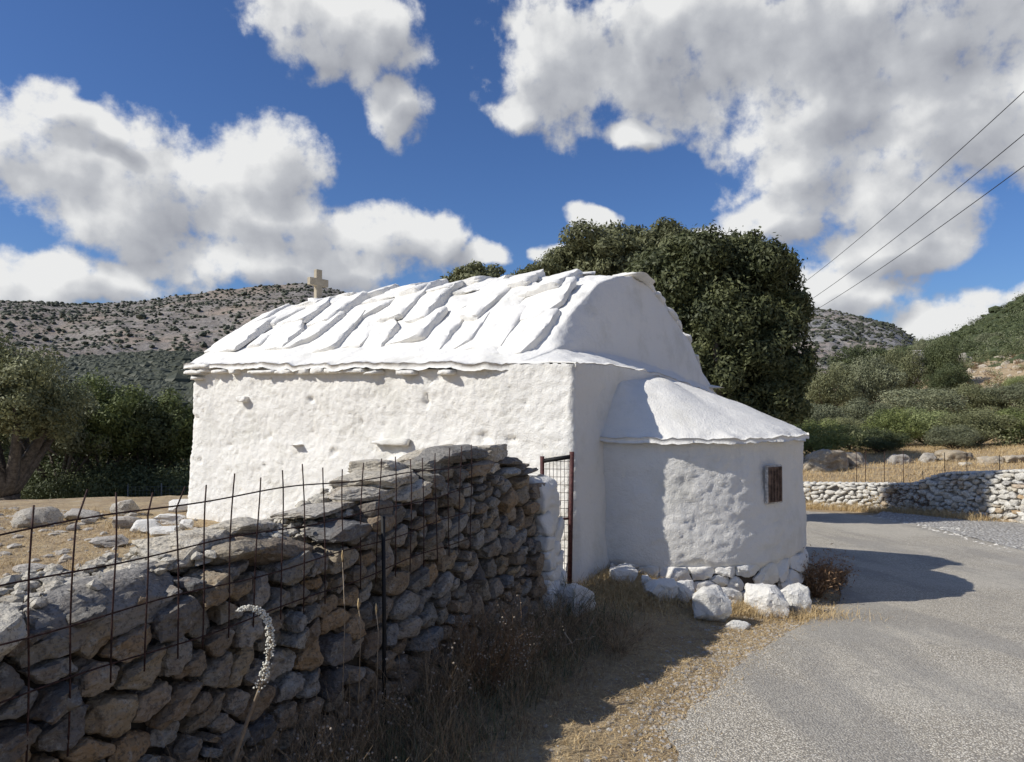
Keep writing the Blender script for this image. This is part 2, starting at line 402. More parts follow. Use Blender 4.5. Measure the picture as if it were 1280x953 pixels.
def simple(name, col, rough=0.8, metal=0.0, var=0.15, sc=20):
    m, t, b, _ = new_mat(name); p = pos(t)
    n = t.noise(p, sc, 4, 0.6)
    c = t.mix(t.smooth(n, 0.35, 0.7), (*[c * (1 - var) for c in col], 1), (*[min(1, c * (1 + var)) for c in col], 1))
    t.l.new(c, b.inputs['Base Color']); b.inputs['Roughness'].default_value = rough; b.inputs['Metallic'].default_value = metal
    bump(t, b, n, 0.2, 0.003); return m
M_WIRE = simple('rusty_wire', (.055, .03, .026), 0.7, 0.3, 0.5, 60)
M_GATE = simple('maroon_gate_paint', (.085, .033, .03), 0.6, 0.0, 0.35, 40)
M_POST = simple('black_post', (.02, .02, .02), 0.6, 0.2, 0.3)
M_CABLE = simple('black_cable', (.03, .03, .035), 0.6)
M_HATCH = simple('rusty_brown_hatch', (.13, .085, .062), 0.7, 0.0, 0.5, 18)
M_HFRAME = simple('painted_hatch_frame', (.50, .47, .43), 0.8, 0.0, 0.4, 30)
M_CROSS = simple('ochre_marble_cross', (.43, .37, .27), 0.7, 0, 0.12, 12)
M_NET = simple('grey_netting', (.16, .17, .17), 0.8)
M_BARK = simple('grey_brown_bark', (.12, .10, .08), 0.9, 0, 0.35, 14)

def mat_leaf(name, dark, light, dead=None):
    m, t, b, out = new_mat(name); p = pos(t); r = orand(t)
    n = t.noise(p, 1.3, 3, 0.6); n2 = t.noise(p, 9, 3, 0.7)
    k = t.math('ADD', t.math('MULTIPLY', n, 0.6), t.math('MULTIPLY', n2, 0.55)); k = t.math('ADD', k, t.math('MULTIPLY', t.math('SUBTRACT', r, 0.5), 0.12))
    c = t.mix(t.smooth(k, 0.42, 0.74), (*dark, 1), (*light, 1))
    t.l.new(c, b.inputs['Base Color']); b.inputs['Roughness'].default_value = 0.6; b.inputs['Specular IOR Level'].default_value = 0.3
    tr = t.add('ShaderNodeBsdfTranslucent'); t.l.new(c, tr.inputs[0]); mx = t.add('ShaderNodeMixShader'); mx.inputs[0].default_value = 0.22
    t.l.new(b.outputs[0], mx.inputs[1]); t.l.new(tr.outputs[0], mx.inputs[2]); t.l.new(mx.outputs[0], out.inputs[0])
    return m
M_LEAF_BIG = mat_leaf('dark_glossy_leaf', (.038, .048, .021), (.145, .155, .065))
M_LEAF_OLIVE = mat_leaf('olive_leaf', (.12, .125, .06), (.26, .265, .13))
M_LEAF_GREEN = mat_leaf('green_leaf', (.105, .13, .042), (.24, .27, .09))
M_LEAF_LIGHT = mat_leaf('light_green_leaf', (.16, .19, .07), (.32, .35, .15))
M_LEAF_GREY = mat_leaf('grey_green_leaf', (.13, .14, .08), (.28, .29, .17))
M_LEAF_DARK = mat_leaf('dark_green_leaf', (.055, .07, .03), (.135, .155, .065))  # darker green leaf tone for oaks, thickets and undergrowth
M_SCRUB = mat_leaf('far_scrub_leaf', (.065, .072, .048), (.11, .115, .075))
M_DRYBUSH = mat_leaf('dry_bush_twig', (.17, .095, .05), (.34, .21, .11))
def mat_straw(name, a, bb):
    m, t, b, _ = new_mat(name); p = pos(t)
    n = t.noise(p, 35, 2, 0.6); c = t.mix(t.smooth(n, .35, .65), (*a, 1), (*bb, 1)); t.l.new(c, b.inputs['Base Color']); return m
M_STRAW = mat_straw('straw', (.40, .27, .12), (.62, .48, .27))
M_WEED = mat_straw('dry_weed_stem', (.18, .125, .07), (.44, .32, .19))
M_TWIG = mat_straw('pale_twig', (.28, .22, .15), (.40, .33, .25))
M_SEED = mat_straw('pale_seed_head', (.26, .21, .15), (.38, .32, .25))
M_GREENWEED = mat_straw('dull_green_weed', (.09, .10, .05), (.17, .18, .09))
M_SQUILL = mat_straw('white_squill_flower', (.62, .58, .48), (.80, .78, .68))
M_SQSTEM = mat_straw('squill_stem', (.22, .17, .12), (.30, .24, .17))

# ground
def mat_ground():
    m, t, b, _ = new_mat('dry_straw_earth'); p = pos(t)
    n = t.noise(p, 0.9, 6, 0.6); n2 = t.noise(p, 6, 6, 0.65); n3 = t.noise(p, 45, 5, 0.7)
    c = t.mix(t.smooth(n, .38, .66), (.36, .26, .15, 1), (.46, .35, .20, 1))
    c = t.mix(t.math('MULTIPLY', t.smooth(n2, .44, .62), .85), c, (.27, .20, .13, 1)); n9 = t.noise(p, 2.3, 7, .7); c = t.mix(t.math('MULTIPLY', t.smooth(n9, .52, .66), .6), c, (.56, .48, .34, 1))
    c = t.mix(t.math('MULTIPLY', t.smooth(n3, .5, .72), .55), c, (.60, .50, .33, 1))
    c = t.mix(t.math('MULTIPLY', t.smooth(t.noise(p, 80, 3, 0.7), .58, .7), .5), c, (.15, .11, .07, 1))
    c = t.mix(t.math('MULTIPLY', t.smooth(t.voronoi(p, 26), .16, .06), t.smooth(t.noise(p, 3, 2), .48, .6)), c, (.55, .51, .45, 1))
    t.l.new(c, b.inputs['Base Color'])
    st = t.add('ShaderNodeMapping'); t.set(st.inputs[0], p); st.inputs['Scale'].default_value = (1, 1, 1)
    h = t.math('ADD', t.noise(p, 30, 6, 0.7), t.math('MULTIPLY', t.noise(p, 7, 4, .6), 1.6)); bump(t, b, h, 0.9, 0.03)
    return m
M_GROUND = mat_ground()
def mat_road():
    m, t, b, _ = new_mat('worn_chipseal_asphalt'); p = pos(t)
    v = t.voronoi(p, 110, out='Color'); vv = t.add('ShaderNodeSeparateColor'); t.l.new(v, vv.inputs[0])
    d = t.voronoi(p, 110)
    sp = t.ramp(vv.outputs[0], [(0, (.26, .225, .17)), (.35, (.54, .48, .38)), (.7, (.70, .635, .515)), (.93, (.88, .81, .68)), (1, (.9, .84, .72))])
    c = t.mix(t.smooth(d, .35, .62), sp, (.29, .26, .21, 1))
    n = t.noise(p, 0.55, 5, 0.6); c = t.mix(t.math('MULTIPLY', t.smooth(n, .45, .62), .38), c, (.54, .50, .42, 1))
    n2 = t.noise(p, 1.7, 5, .65); c = t.mix(t.math('MULTIPLY', t.smooth(n2, .52, .7), .35), c, (.24, .225, .20, 1))
    sl = t.add('ShaderNodeMapping'); t.set(sl.inputs[0], p); sl.inputs['Scale'].default_value = (1.1, .16, 1); sl.inputs['Rotation'].default_value = (0, 0, .35)
    c = t.mix(t.math('MULTIPLY', t.smooth(t.noise(sl.outputs[0], 1.4, 4, .6), .46, .62), .5), c, (.26, .245, .22, 1))
    cr = t.voronoi(t.vmath('ADD', p, t.vmath('SCALE', t.noise(p, 2.5, 4, .6, color=True), .5)), 0.55, 'DISTANCE_TO_EDGE'); pass
    w = t.noise(p, 28, 4, .7); c = t.mix(t.math('MULTIPLY', t.smooth(w, .5, .68), .35), c, (.14, .135, .13, 1))
    t.l.new(c, b.inputs['Base Color'])
    h = t.math('ADD', t.math('MULTIPLY', d, -1.0), t.math('MULTIPLY', w, .8)); bump(t, b, h, 0.7, 0.008); b.inputs['Roughness'].default_value = 0.85
    return m
M_ROAD = mat_road()
def mat_gravel():
    m, t, b, _ = new_mat('pale_gravel'); p = pos(t)
    v = t.voronoi(p, 22, out='Color'); vv = t.add('ShaderNodeSeparateColor'); t.l.new(v, vv.inputs[0]); d = t.voronoi(p, 22)
    c = t.mix(t.smooth(d, .3, .6), t.ramp(vv.outputs[0], [(0, (.38, .36, .32)), (.5, (.52, .50, .46)), (1, (.68, .66, .62))]), (.28, .26, .23, 1))
    t.l.new(c, b.inputs['Base Color']); bump(t, b, t.math('MULTIPLY', d, -1), 1.0, 0.03); return m
M_GRAVEL = mat_gravel()
def mat_hill(name, rock, rock2, scrub, th, sc):
    m, t, b, _ = new_mat(name); p = pos(t)
    n = t.noise(p, .02 * sc, 5, .6); n2 = t.noise(p, .25 * sc, 6, .7)
    c = t.mix(t.smooth(n2, .4, .62), (*rock, 1), (*rock2, 1))
    c = t.mix(t.math('MULTIPLY', t.smooth(n, .45, .62), .5), c, (.34, .25, .18, 1))
    n3 = t.noise(p, .30 * sc, 4, .6); c = t.mix(t.math('MULTIPLY', t.smooth(t.math('ADD', n3, t.math('MULTIPLY', t.math('SUBTRACT', n, .5), .25)), th, th + .03), .9), c, (*scrub, 1))
    t.l.new(c, b.inputs['Base Color']); bump(t, b, n2, .8, 1.6 / sc ** 1.5); return m
M_HILL = mat_hill('rocky_hill', (.21, .185, .16), (.30, .27, .24), (.075, .08, .055), .58, 1)  # albedo lowered so the colour carries the cloud shadow over the hill
M_MOUNT = mat_hill('grey_mountain', (.20, .195, .19), (.29, .28, .27), (.09, .095, .08), .57, 1)
M_MIDHILL = mat_hill('scrub_hill', (.20, .17, .13), (.28, .26, .22), (.07, .075, .05), .47, 3)

# ------------------------------------------------------------------ ground sheet, road, gravel
def polar_ground():
    na = 560; rs = [0.0]; r = 0.35
    while r < 3000: rs.append(r); r += max(0.07, r * 0.028)
    rs = np.array(rs); A = np.linspace(0, 2 * pi, na, endpoint=False)
    X = 0.3 + np.outer(np.cos(A), rs); Y = 3.5 + np.outer(np.sin(A), rs)
    x = X.ravel(); y = Y.ravel(); z = G(x, y)
    ins = in_poly(x, y, RP); dl, _ = seg_dist(x, y, ROAD_L[::2]); dr, _ = seg_dist(x, y, ROAD_R[::2])
    z = z - np.where(ins, 0.05 * ss(np.minimum(dl, dr), 0.05, 0.5), 0)
    V = np.stack([x, y, z], -1); return mesh_np('ground', V, grid_faces(na, len(rs), True)[:, ::-1])
struct('ground', polar_ground(), M_GROUND)
def road_mesh():
    n = len(ROAD_L); nv = 40; jl = 0.10 * fbm(np.stack([ROAD_L[:, 0] * 2, ROAD_L[:, 1] * 2, 0 * ROAD_L[:, 0]], -1), 3)
    t = np.linspace(0, 1, nv); L = ROAD_L.copy(); Rr = ROAD_R.copy()
    # finer along
    k = np.linspace(0, n - 1, n * 4); Lf = np.stack([np.interp(k, range(n), L[:, i]) for i in (0, 1)], -1); Rf = np.stack([np.interp(k, range(n), Rr[:, i]) for i in (0, 1)], -1)
    nz = fbm(np.stack([Lf[:, 0] * 4, Lf[:, 1] * 4, 0 * k], -1), 4) * 0.16; nz2 = fbm(np.stack([Rf[:, 0] * 3, Rf[:, 1] * 3, 0 * k + 5], -1), 4) * 0.2
    d = Rf - Lf; d /= np.linalg.norm(d, axis=1)[:, None]; Lf = Lf + d * nz[:, None]; Rf = Rf + d * nz2[:, None]
    Pn = Lf[:, None] * (1 - t)[None, :, None] + Rf[:, None] * t[None, :, None]
    X = Pn[..., 0].ravel(); Y = Pn[..., 1].ravel(); Z = RZ(Y) + 0.012 + 0.004 * fbm(np.stack([X, Y, 0 * X], -1) * 1.5, 2)
    return mesh_np('road', np.stack([X, Y, Z], -1), grid_faces(len(k), nv)[:, ::-1])
struct('road', road_mesh(), M_ROAD)
def gravel_mesh():
    k = np.linspace(0, 1, 60); a = np.stack([np.interp(k, np.linspace(0, 1, 5), v) for v in ([6.75, 7.05, 7.55, 8.0, 8.0], [4, 8, 11, 14.2, 16.4])], -1)
    b = np.stack([np.interp(k, np.linspace(0, 1, 5), v) for v in ([12.5, 11.8, 11.2, 10.1, 8.9], [4, 9, 12.3, 15.3, 17.6])], -1)
    t = np.linspace(0, 1, 30); P = a[:, None] * (1 - t)[None, :, None] + b[:, None] * t[None, :, None]
    X = P[..., 0].ravel(); Y = P[..., 1].ravel(); e = np.tile(np.sin(t * pi), 60)
    Z = RZ(Y) + 0.018 + 0.03 * e + 0.02 * fbm(np.stack([X, Y, 0 * X], -1) * 3, 3)
    return mesh_np('gravel_patch', np.stack([X, Y, Z], -1), grid_faces(60, 30)[:, ::-1])
struct('gravel_patch', gravel_mesh(), M_GRAVEL)

# ------------------------------------------------------------------ far hills
def hill(name, sky_pts, r0, r1, r2, zb, mat, namp, nsc, nr=110, na=260, prof=1.0, ridge=0.5):
    px = np.array([p[0] for p in sky_pts]); vv = np.array([p[1] for p in sky_pts])
    U = np.linspace(px[0], px[-1], na); Vv = np.interp(U, px, vv)
    R = np.concatenate([np.linspace(r0, r1, nr), np.linspace(r1, r2, 24)[1:]])
    X = np.zeros((na, len(R))); Y = X.copy(); Z = X.copy()
    for i, (u, v) in enumerate(zip(U, Vv)):
        d = ray(u, v); d = d / math.hypot(d[0], d[1]); crest = CAMZ + d[2] * r1
        X[i] = d[0] * R; Y[i] = d[1] * R
        k = np.clip((R - r0) / (r1 - r0), 0, 1) ** prof
        back = np.clip((R - r1) / (r2 - r1), 0, 1)
        Z[i] = zb + (crest - zb) * (k * (1 - ss(back, 0, 1)))
    P = np.stack([X.ravel(), Y.ravel(), 0 * X.ravel()], -1)
    n = fbm(P * nsc, 5, 0.55); n = n * (1 - ridge) + ridge * (0.5 - np.abs(fbm(P * nsc * 0.7 + 50, 4)) * 2)
    K = np.tile(np.sin(np.clip((R - r0) / (r1 - r0), 0, 1) * pi) ** 0.7, na)
    fine = fbm(P * nsc * 8, 3) * namp * 0.10
    Zr = Z.ravel() + n * namp * K + fine
    return struct(name, mesh_np(name, np.stack([X.ravel(), Y.ravel(), Zr], -1), grid_faces(na, len(R))[:, ::-1]), mat)
h1 = hill('hill', [(-700,430),(-300,392),(0,376),(100,381),(170,378),(250,366),(330,357),(380,354),(420,362),(470,380),(560,420),(700,455),(820,470)], 230, 520, 900, -2, M_HILL, 14, 0.012, ridge=.6)
h2 = hill('mountain', [(700,430),(860,392),(940,372),(1000,385),(1040,389),(1090,400),(1118,408),(1135,420),(1146,432),(1170,446),(1230,470),(1300,480)], 260, 600, 900, -2, M_MOUNT, 18, 0.012, ridge=.6)
h3 = hill('wooded_hill', [(-900,420),(-300,430),(0,447),(60,452),(130,447),(200,441),(300,444),(420,452),(560,470),(700,480)], 70, 190, 300, -2.4, M_MIDHILL, 1.2, 0.03, ridge=.1)
M_RIDGE = mat_hill('stony_ridge', (.17, .145, .11), (.26, .23, .185), (.09, .095, .055), .54, 3)
h4 = hill('wooded_slope', [(1080,452),(1150,436),(1185,427),(1215,419),(1240,402),(1262,388),(1285,378),(1400,340),(1600,300),(1900,290)], 64, 118, 220, -.5, M_RIDGE, .8, 0.03, ridge=.1, prof=.9)

# shrubs on the far hills: low blobs, one mass per hill
def raycast_scatter(h, n, umin, umax, vmin, vmax, size, rng, name, mat, lump=0.0, flat=.7, dens_fn=None):
    bpy.context.view_layer.update()
    V0, F0 = ico(1); V = []; Fs = []; o = 0; c = 0; tries = 0
    me = h.data; co = np.empty(len(me.vertices) * 3, np.float32); me.vertices.foreach_get('co', co); co = co.reshape(-1, 3)
    # pick random vertices, jitter inside the cell
    r = np.hypot(co[:, 0], co[:, 1]); u = 640 + F * co[:, 0] / np.maximum(co[:, 1], 1); v = HOR - F * (co[:, 2] - CAMZ) / np.maximum(co[:, 1], 1)
    ok = np.where((u > umin) & (u < umax) & (co[:, 1] > 0) & (v < vmax) & (v > vmin))[0]
    # area weight ~ r
    w = r[ok] / r[ok].sum(); idx = rng.choice(ok, n, p=w)
    P = co[idx].astype(float) + np.stack([rng.uniform(-2, 2, n), rng.uniform(-2, 2, n), 0 * np.arange(n)], -1)
    keep = fbm(np.stack([P[:, 0] * .02, P[:, 1] * .02, 0 * P[:, 0]], -1), 3) > rng.uniform(-.7 + lump, .2 + lump, n); P = P[keep]; n = len(P)
    s = rng.lognormal(0, .35, n) * size
    for_scale = np.stack([s * rng.uniform(.8, 1.3, n), s * rng.uniform(.8, 1.3, n), s * flat], -1)
    nz = 1 + 0.14 * rng.normal(size=(n, len(V0)))
    VV = V0[None] * nz[..., None] * for_scale[:, None] + P[:, None] + np.array([0, 0, .2 * size])
    FF = F0[None] + (np.arange(n) * len(V0))[:, None, None]
    return obj(name, mesh_np(name, VV.reshape(-1, 3), FF.reshape(-1, 3), False), mat, kind='stuff')
rg = np.random.default_rng(21)
raycast_scatter(h1, 15000, -520, 660, 340, 470, .75, rg, 'hill_shrubs', M_SCRUB)
raycast_scatter(h2, 5000, 960, 1200, 380, 480, .85, rg, 'mountain_shrubs', M_SCRUB)
raycast_scatter(h3, 26000, -60, 400, 436, 530, .55, rg, 'hillside_scrub', M_SCRUB, -.1)
raycast_scatter(h4, 3500, 1080, 1400, 330, 480, .5, rg, 'slope_scrub', M_LEAF_DARK, -.35)

def part_at(name, me, mat, parent, loc, **props):
    return obj(name, me, mat, parent, loc=Vector(loc) - wloc(parent), **props)

# ------------------------------------------------------------------ Voronoi cells for rubble masonry
def voronoi_cells(pts, lo, hi, sx=1.0, sz=1.0, shear=0.0):
    """cells of pts in a stretched metric, returned as polygons in the original plane"""
    M = np.array([[1 / sx, 0], [0, 1 / sz]]) @ np.array([[1, 0], [-shear, 1]]); Mi = np.linalg.inv(M)
    Q = pts @ M.T; out = []
    for i in range(len(Q)):
        d = ((Q - Q[i]) ** 2).sum(1); nb = np.argsort(d)[1:22]
        poly = [np.array(p) @ M.T for p in ((lo[0], lo[1]), (hi[0], lo[1]), (hi[0], hi[1]), (lo[0], hi[1]))]
        for j in nb:
            n = Q[j] - Q[i]; m = (Q[j] + Q[i]) / 2; new = []
            for k in range(len(poly)):
                a, b = poly[k], poly[(k + 1) % len(poly)]; da = (a - m) @ n; db = (b - m) @ n
                if da <= 0: new.append(a)
                if (da < 0) != (db < 0) and abs(da - db) > 1e-12: new.append(a + (b - a) * da / (da - db))
            poly = new
            if len(poly) < 3: break
        out.append(np.array([Mi @ p for p in poly]) if len(poly) >= 3 else None)
    return out
def scatter_cells(lo, hi, n, sx, sz, shear, rng, relax=2):
    pts = rng.uniform(lo, hi, (n, 2))
    for _ in range(relax):
        cs = voronoi_cells(pts, lo, hi, sx, sz, shear)
        pts = np.array([c.mean(0) if c is not None else p for c, p in zip(cs, pts)])
    return voronoi_cells(pts, lo, hi, sx, sz, shear)
def cell_stone(poly, depth_f, depth_b, gap, rng, level=2, p=18, noise=0.008, nscale=14, tilt=0.35):
    c = poly.mean(0); N = []; H = []
    for k in range(len(poly)):
        a, b = poly[k], poly[(k + 1) % len(poly)]; e = b - a; L = np.hypot(*e)
        if L < 1e-6: continue
        n = np.array([e[1], -e[0]]) / L; h = (a - c) @ n
        if h < 0: n = -n; h = -h
        N.append((n[0], n[1], 0)); H.append(max(h - gap, 0.012))
    N.append((0, 0, 1)); H.append(depth_f); N.append((0, 0, -1)); H.append(depth_b)
    for _ in range(4):
        q = np.array([rng.normal() * tilt, rng.normal() * tilt, 1]); L = np.linalg.norm(q); N.append(q); H.append(depth_f * rng.uniform(.88, 1.05))
    ext = poly.max(0) - poly.min(0); e = np.array([max(ext[0], .03), max(ext[1], .03), depth_f + depth_b]); e /= e.max()
    V, Fc = poly_rock(N, H, np.maximum(e, .45), level, p, noise, nscale, rng.uniform(0, 99, 3))
    return c, V, Fc

# ------------------------------------------------------------------ chapel
A = np.array([.53, 6.3]); D1 = np.array([-.843, .539]); D2 = np.array([.539, .843]); LEN = 5.34; WID = 3.9
def CP(s, w): return A[0] + s * D1[0] + w * D2[0], A[1] + s * D1[1] + w * D2[1]
chapel = empty('chapel', (A[0], A[1], 0), 'low whitewashed stone chapel with lumpy slab roof and rounded apse beside the road', 'chapel')
pw = [-.16, 0, .4, 1.0, 1.43, 1.8, 2.14, 2.5, 3.0, 3.6, 3.9, 4.06]
pn = [1.87, 1.90, 2.05, 2.46, 2.75, 2.88, 2.93, 2.89, 2.67, 2.30, 1.90, 1.77]
pf = [2.00, 2.04, 2.28, 2.63, 2.83, 2.95, 3.00, 2.95, 2.75, 2.40, 2.06, 1.95]
def roofz(s, w):
    s = np.asarray(s, float); k = np.clip(s / LEN, 0, 1)
    z = np.interp(w, pw, pn) * (1 - k) + np.interp(w, pw, pf) * k
    return z + 0.10 * np.sin(np.clip(s / LEN, 0, 1) * pi) ** 0.8 * ss(w, 0.3, 1.5) * ss(np.asarray(w), 3.9, 2.4)
def setback(w): return np.interp(w, [0, .4, 1.4, 2.1, 3.0, 3.9], [.55, .40, .35, .28, .18, .06])
def ledgez(s, w):
    e = np.interp(w, [-.16, 0, .8, 2.07, 2.86, 3.84, 4.1], [1.87, 1.89, 1.90, 1.85, 1.76, 1.64, 1.6])
    b = np.interp(w, [-.16, 0, .4, 1.5, 2.7, 3.9, 4.1], [1.88, 1.90, 2.05, 2.05, 1.93, 1.72, 1.68])
    return e + (b - e) * np.clip(s / setback(w), 0, 1)
def topz(s, w):
    s = np.asarray(s, float); w = np.asarray(w, float)
    return np.where(s < setback(w), ledgez(s, w), roofz(s, w))

def chapel_wall():
    rc = 0.06; per = []
    def add(s, w, ns, nw): per.append((s, w, ns, nw))
    st = 0.024
    for s in np.arange(LEN - rc, rc, -st): add(s, 0, 0, -1)
    for a in np.linspace(0, pi / 2, 6): add(rc - rc * sin(a), rc - rc * cos(a), -sin(a), -cos(a))
    for w in np.arange(rc + st, WID - rc, st): add(0, w, -1, 0)
    for a in np.linspace(0, pi / 2, 4): add(rc - rc * cos(a), WID - rc + rc * sin(a), -cos(a), sin(a))
    for s in np.arange(rc + .1, LEN - rc, .1): add(s, WID, 0, 1)
    for a in np.linspace(0, pi / 2, 4): add(LEN - rc + rc * sin(a), WID - rc + rc * cos(a), sin(a), cos(a))
    for w in np.arange(WID - rc - .1, rc, -.1): add(LEN, w, 1, 0)
    for a in np.linspace(0, pi / 2, 4)[:-1]: add(LEN - rc + rc * cos(a), rc - rc * sin(a), cos(a), -sin(a))
    per = np.array(per); nv = 104; k = np.linspace(0, 1, nv)
    s, w = per[:, 0], per[:, 1]
    zt = topz(np.maximum(s, 0.0), w) - 0.045 + .062 * ss(s, .95, .45); zb = -0.6
    Z = zb + (zt - zb)[:, None] * k[None]
    bat = 0.07 * np.clip(1.2 - Z, 0, 2)                                   # battered foot
    bat = bat * np.where(per[:, 2:3] < -0.5, 0.5, 1.0) + .04 * ss(Z, .6, -.1) * (per[:, 2:3] < -.01) * (per[:, 3:4] <= 0)
    sx, wy = s[:, None] + per[:, 2:3] * bat, w[:, None] + per[:, 3:4] * bat
    X = A[0] + sx * D1[0] + wy * D2[0]; Y = A[1] + sx * D1[1] + wy * D2[1]
    P = np.stack([X.ravel(), Y.ravel(), Z.ravel()], -1)
    front = np.repeat(np.clip(-per[:, 3], 0, 1), nv)
    amp = .45 + .55 * front
    P2 = P * np.array([1, 1, 1.25])
    d = 0.035 * fbm(P * 1.1, 2) + amp * (0.016 * fbm(P2 * 4.2 + 3, 2) + 0.012 * (0.5 - np.abs(fbm(P2 * np.array([12, 12, 19]) + 7, 3, .6)) * 3) + 0.017 * fbm(P2 * 23, 4, .7))
    d -= 0.03 * ss(fbm(P2 * 4.2 + 9, 2), .42, .5) * amp
    nx = per[:, 2] * D1[0] + per[:, 3] * D2[0]; ny = per[:, 2] * D1[1] + per[:, 3] * D2[1]
    P[:, 0] += np.repeat(nx, nv) * d; P[:, 1] += np.repeat(ny, nv) * d
    return mesh_np('wall', P, grid_faces(len(per), nv, True))
wall = part('wall', chapel_wall(), M_WALL, chapel)

def chapel_roof():
    W = np.concatenate([np.arange(-.085, 4.06, .03), [4.06]]); nw = len(W)
    rows = []
    for k in np.linspace(0, 1, 14): rows.append(('l', k))
    for k in np.linspace(0, 1, 30)[1:]: rows.append(('g', k))
    for k in np.linspace(0, 1, 175)[1:]: rows.append(('r', k))
    V = []
    for typ, k in rows:
        sb = setback(W)
        Wk = W
        if typ == 'l':
            s = .0 + sb * k; z = ledgez(np.maximum(s, 0), W) + 0.03
        elif typ == 'g':
            zl = ledgez(sb, W) + .03; zr = roofz(sb + .13, W) + .03
            lean = 0.13 * k ** 1.5; s = sb + lean; z = zl + (zr - zl) * (1 - (1 - k) ** 1.15)
        else:
            s0 = sb + .13; s = s0 + (LEN + .07 - s0) * k; z = roofz(s, W) + .03
        s = np.minimum(s, LEN + .02); Wk = np.where(W < .03, .03 + (W - .03) * ss(s, .35, 1.0), W)
        x = A[0] + s * D1[0] + Wk * D2[0]; y = A[1] + s * D1[1] + Wk * D2[1]
        V.append(np.stack([x, y, z], -1))
    SS = np.array([np.clip(((v[:, 0] - A[0]) * D1[0] + (v[:, 1] - A[1]) * D1[1]), 0, 9) for v in V]).ravel()
    V = np.array(V); P = V.reshape(-1, 3).copy()
    isr = np.repeat([1.0 if r[0] == 'r' else (.35 if r[0] == 'g' else .45) for r in rows], nw)
    d = isr * (0.035 * fbm(P * 2.2, 3) + 0.018 * fbm(P * 7, 3)) + .006 * fbm(P * 18, 2) + .05 * isr * fbm(P * 4.5, 3) * ss(SS, 1.6, .5)
    P[:, 2] += d; P[:, 0] += -D1[0] * d * .6; P[:, 1] += -D1[1] * d * .6
    # ragged eave lip
    wv = np.tile(W, len(rows)); lip = ss(wv, .04, -.085) * ss(SS, .35, 1.0)
    j = 0.07 * fbm(P * np.array([3, 3, 0]) + 5, 3) * lip
    P[:, 0] += j * D2[0]; P[:, 1] += j * D2[1]; P[:, 2] += 0.05 * fbm(P * np.array([4, 4, 0]) + 31, 3) * lip
    n = len(P); T = P.copy(); B = P.copy(); th = (.03 + .03 * fbm(P * 3, 2)) * ss(SS, .02, .8)
    B[:, 2] -= th + .03
    g_ = grid_faces(len(rows), nw); nr = len(rows)
    F1 = g_[:, ::-1] ; F2 = g_ + n
    edge = [i * nw for i in range(nr)]; e2 = [i * nw + nw - 1 for i in range(nr)]; e3 = list(range(nw)); e4 = [(nr - 1) * nw + j for j in range(nw)]
    sk = []
    for e, fl in ((edge, 0), (e2, 1), (e3, 1), (e4, 0)):
        for a, b in zip(e[:-1], e[1:]): sk.append((a, b, b + n, a + n) if fl else (b, a, a + n, b + n))
    return mesh_np('roof', np.vstack([T, B]), np.vstack([F1, F2, np.array(sk)]))
roof = part('roof', chapel_roof(), M_ROOF, chapel)

# stone slabs of the roof, each one whitewashed, running up the slope
def slab_mesh(w, l, t, rng):
    N = [(1, 0, .15), (-1, 0, 0), (0, 1, .1), (0, -1, .1), (0, 0, 1), (0, 0, -1)]; H = [w / 2, w / 2, l / 2, l / 2, t / 2, t / 2]
    for _ in range(2):
        a = rng.uniform(0, 2 * pi); N.append((cos(a), sin(a), rng.uniform(-.2, .3))); H.append(math.hypot(cos(a) * w / 2, sin(a) * l / 2) * rng.uniform(.85, 1.02))
    for _ in range(2):
        N.append((rng.normal() * .12, rng.normal() * .08, 1)); H.append(t / 2 * rng.uniform(.85, 1.1))
    return poly_rock(N, H, (w * 1.1, l, max(t * 3, .25)), 4, 50, .015, 6, rng.uniform(0, 99, 3))
rs = np.random.default_rng(11)
def place_slab(s, w, wd, ln, th, tilt, yaw, lift=0.0, parent=chapel, name='roof_slab', mat=M_ROOF):
    V, Fc = slab_mesh(wd, ln, th, rs)
    x, y = CP(s, w); z = float(roofz(s, w)) + .03 + th * .22 + lift
    e = .12; dz = (float(roofz(s, w + e)) - float(roofz(s, w - e))) / (2 * e)
    ay = Vector((D2[0], D2[1], dz)).normalized(); ax = Vector((-D1[0], -D1[1], 0)).normalized(); az_ = ax.cross(ay).normalized(); ax = ay.cross(az_)
    Mx = Matrix((ax, ay, az_)).transposed().to_4x4()
    Mx = Mx @ Matrix.Rotation(yaw, 4, 'Z') @ Matrix.Rotation(tilt, 4, 'Y')
    Mn = np.array(Mx)[:3, :3]; V = V @ Mn.T
    return part_at(name, crease(mesh_np(name, V, Fc), 48), mat, parent, (x, y, z))
rowsw = [(.62, .46, .66, .085), (1.12, .50, .70, .095), (1.58, .46, .64, .095), (1.98, .48, .50, .07), (2.42, .4, .46, .06), (2.85, .4, .5, .07), (3.28, .42, .5, .07), (3.66, .4, .45, .07)]
for ri, (wc, wd0, ln0, th0) in enumerate(rowsw):
    s = .62 + .2 * (wc > 1.3) + rs.uniform(0, .2) if wc < 2.0 else .30 + rs.uniform(0, .1)
    while s < LEN - .08:
        wd = wd0 * rs.uniform(.7, 1.35)
        near = ss(s, 2.2, .6)                     # the near end is worn smoother
        th = th0 * rs.uniform(.75, 1.45)
        tilt = -radians(rs.uniform(5, 10)) * (1 - .2 * near)
        place_slab(s + wd / 2, wc + rs.uniform(-.07, .07), wd * 1.25, ln0 * rs.uniform(.95, 1.3), th, tilt, radians(rs.normal(5, 4)), rs.uniform(-.035, -.005))
        s += wd * rs.uniform(.82, 1.0)
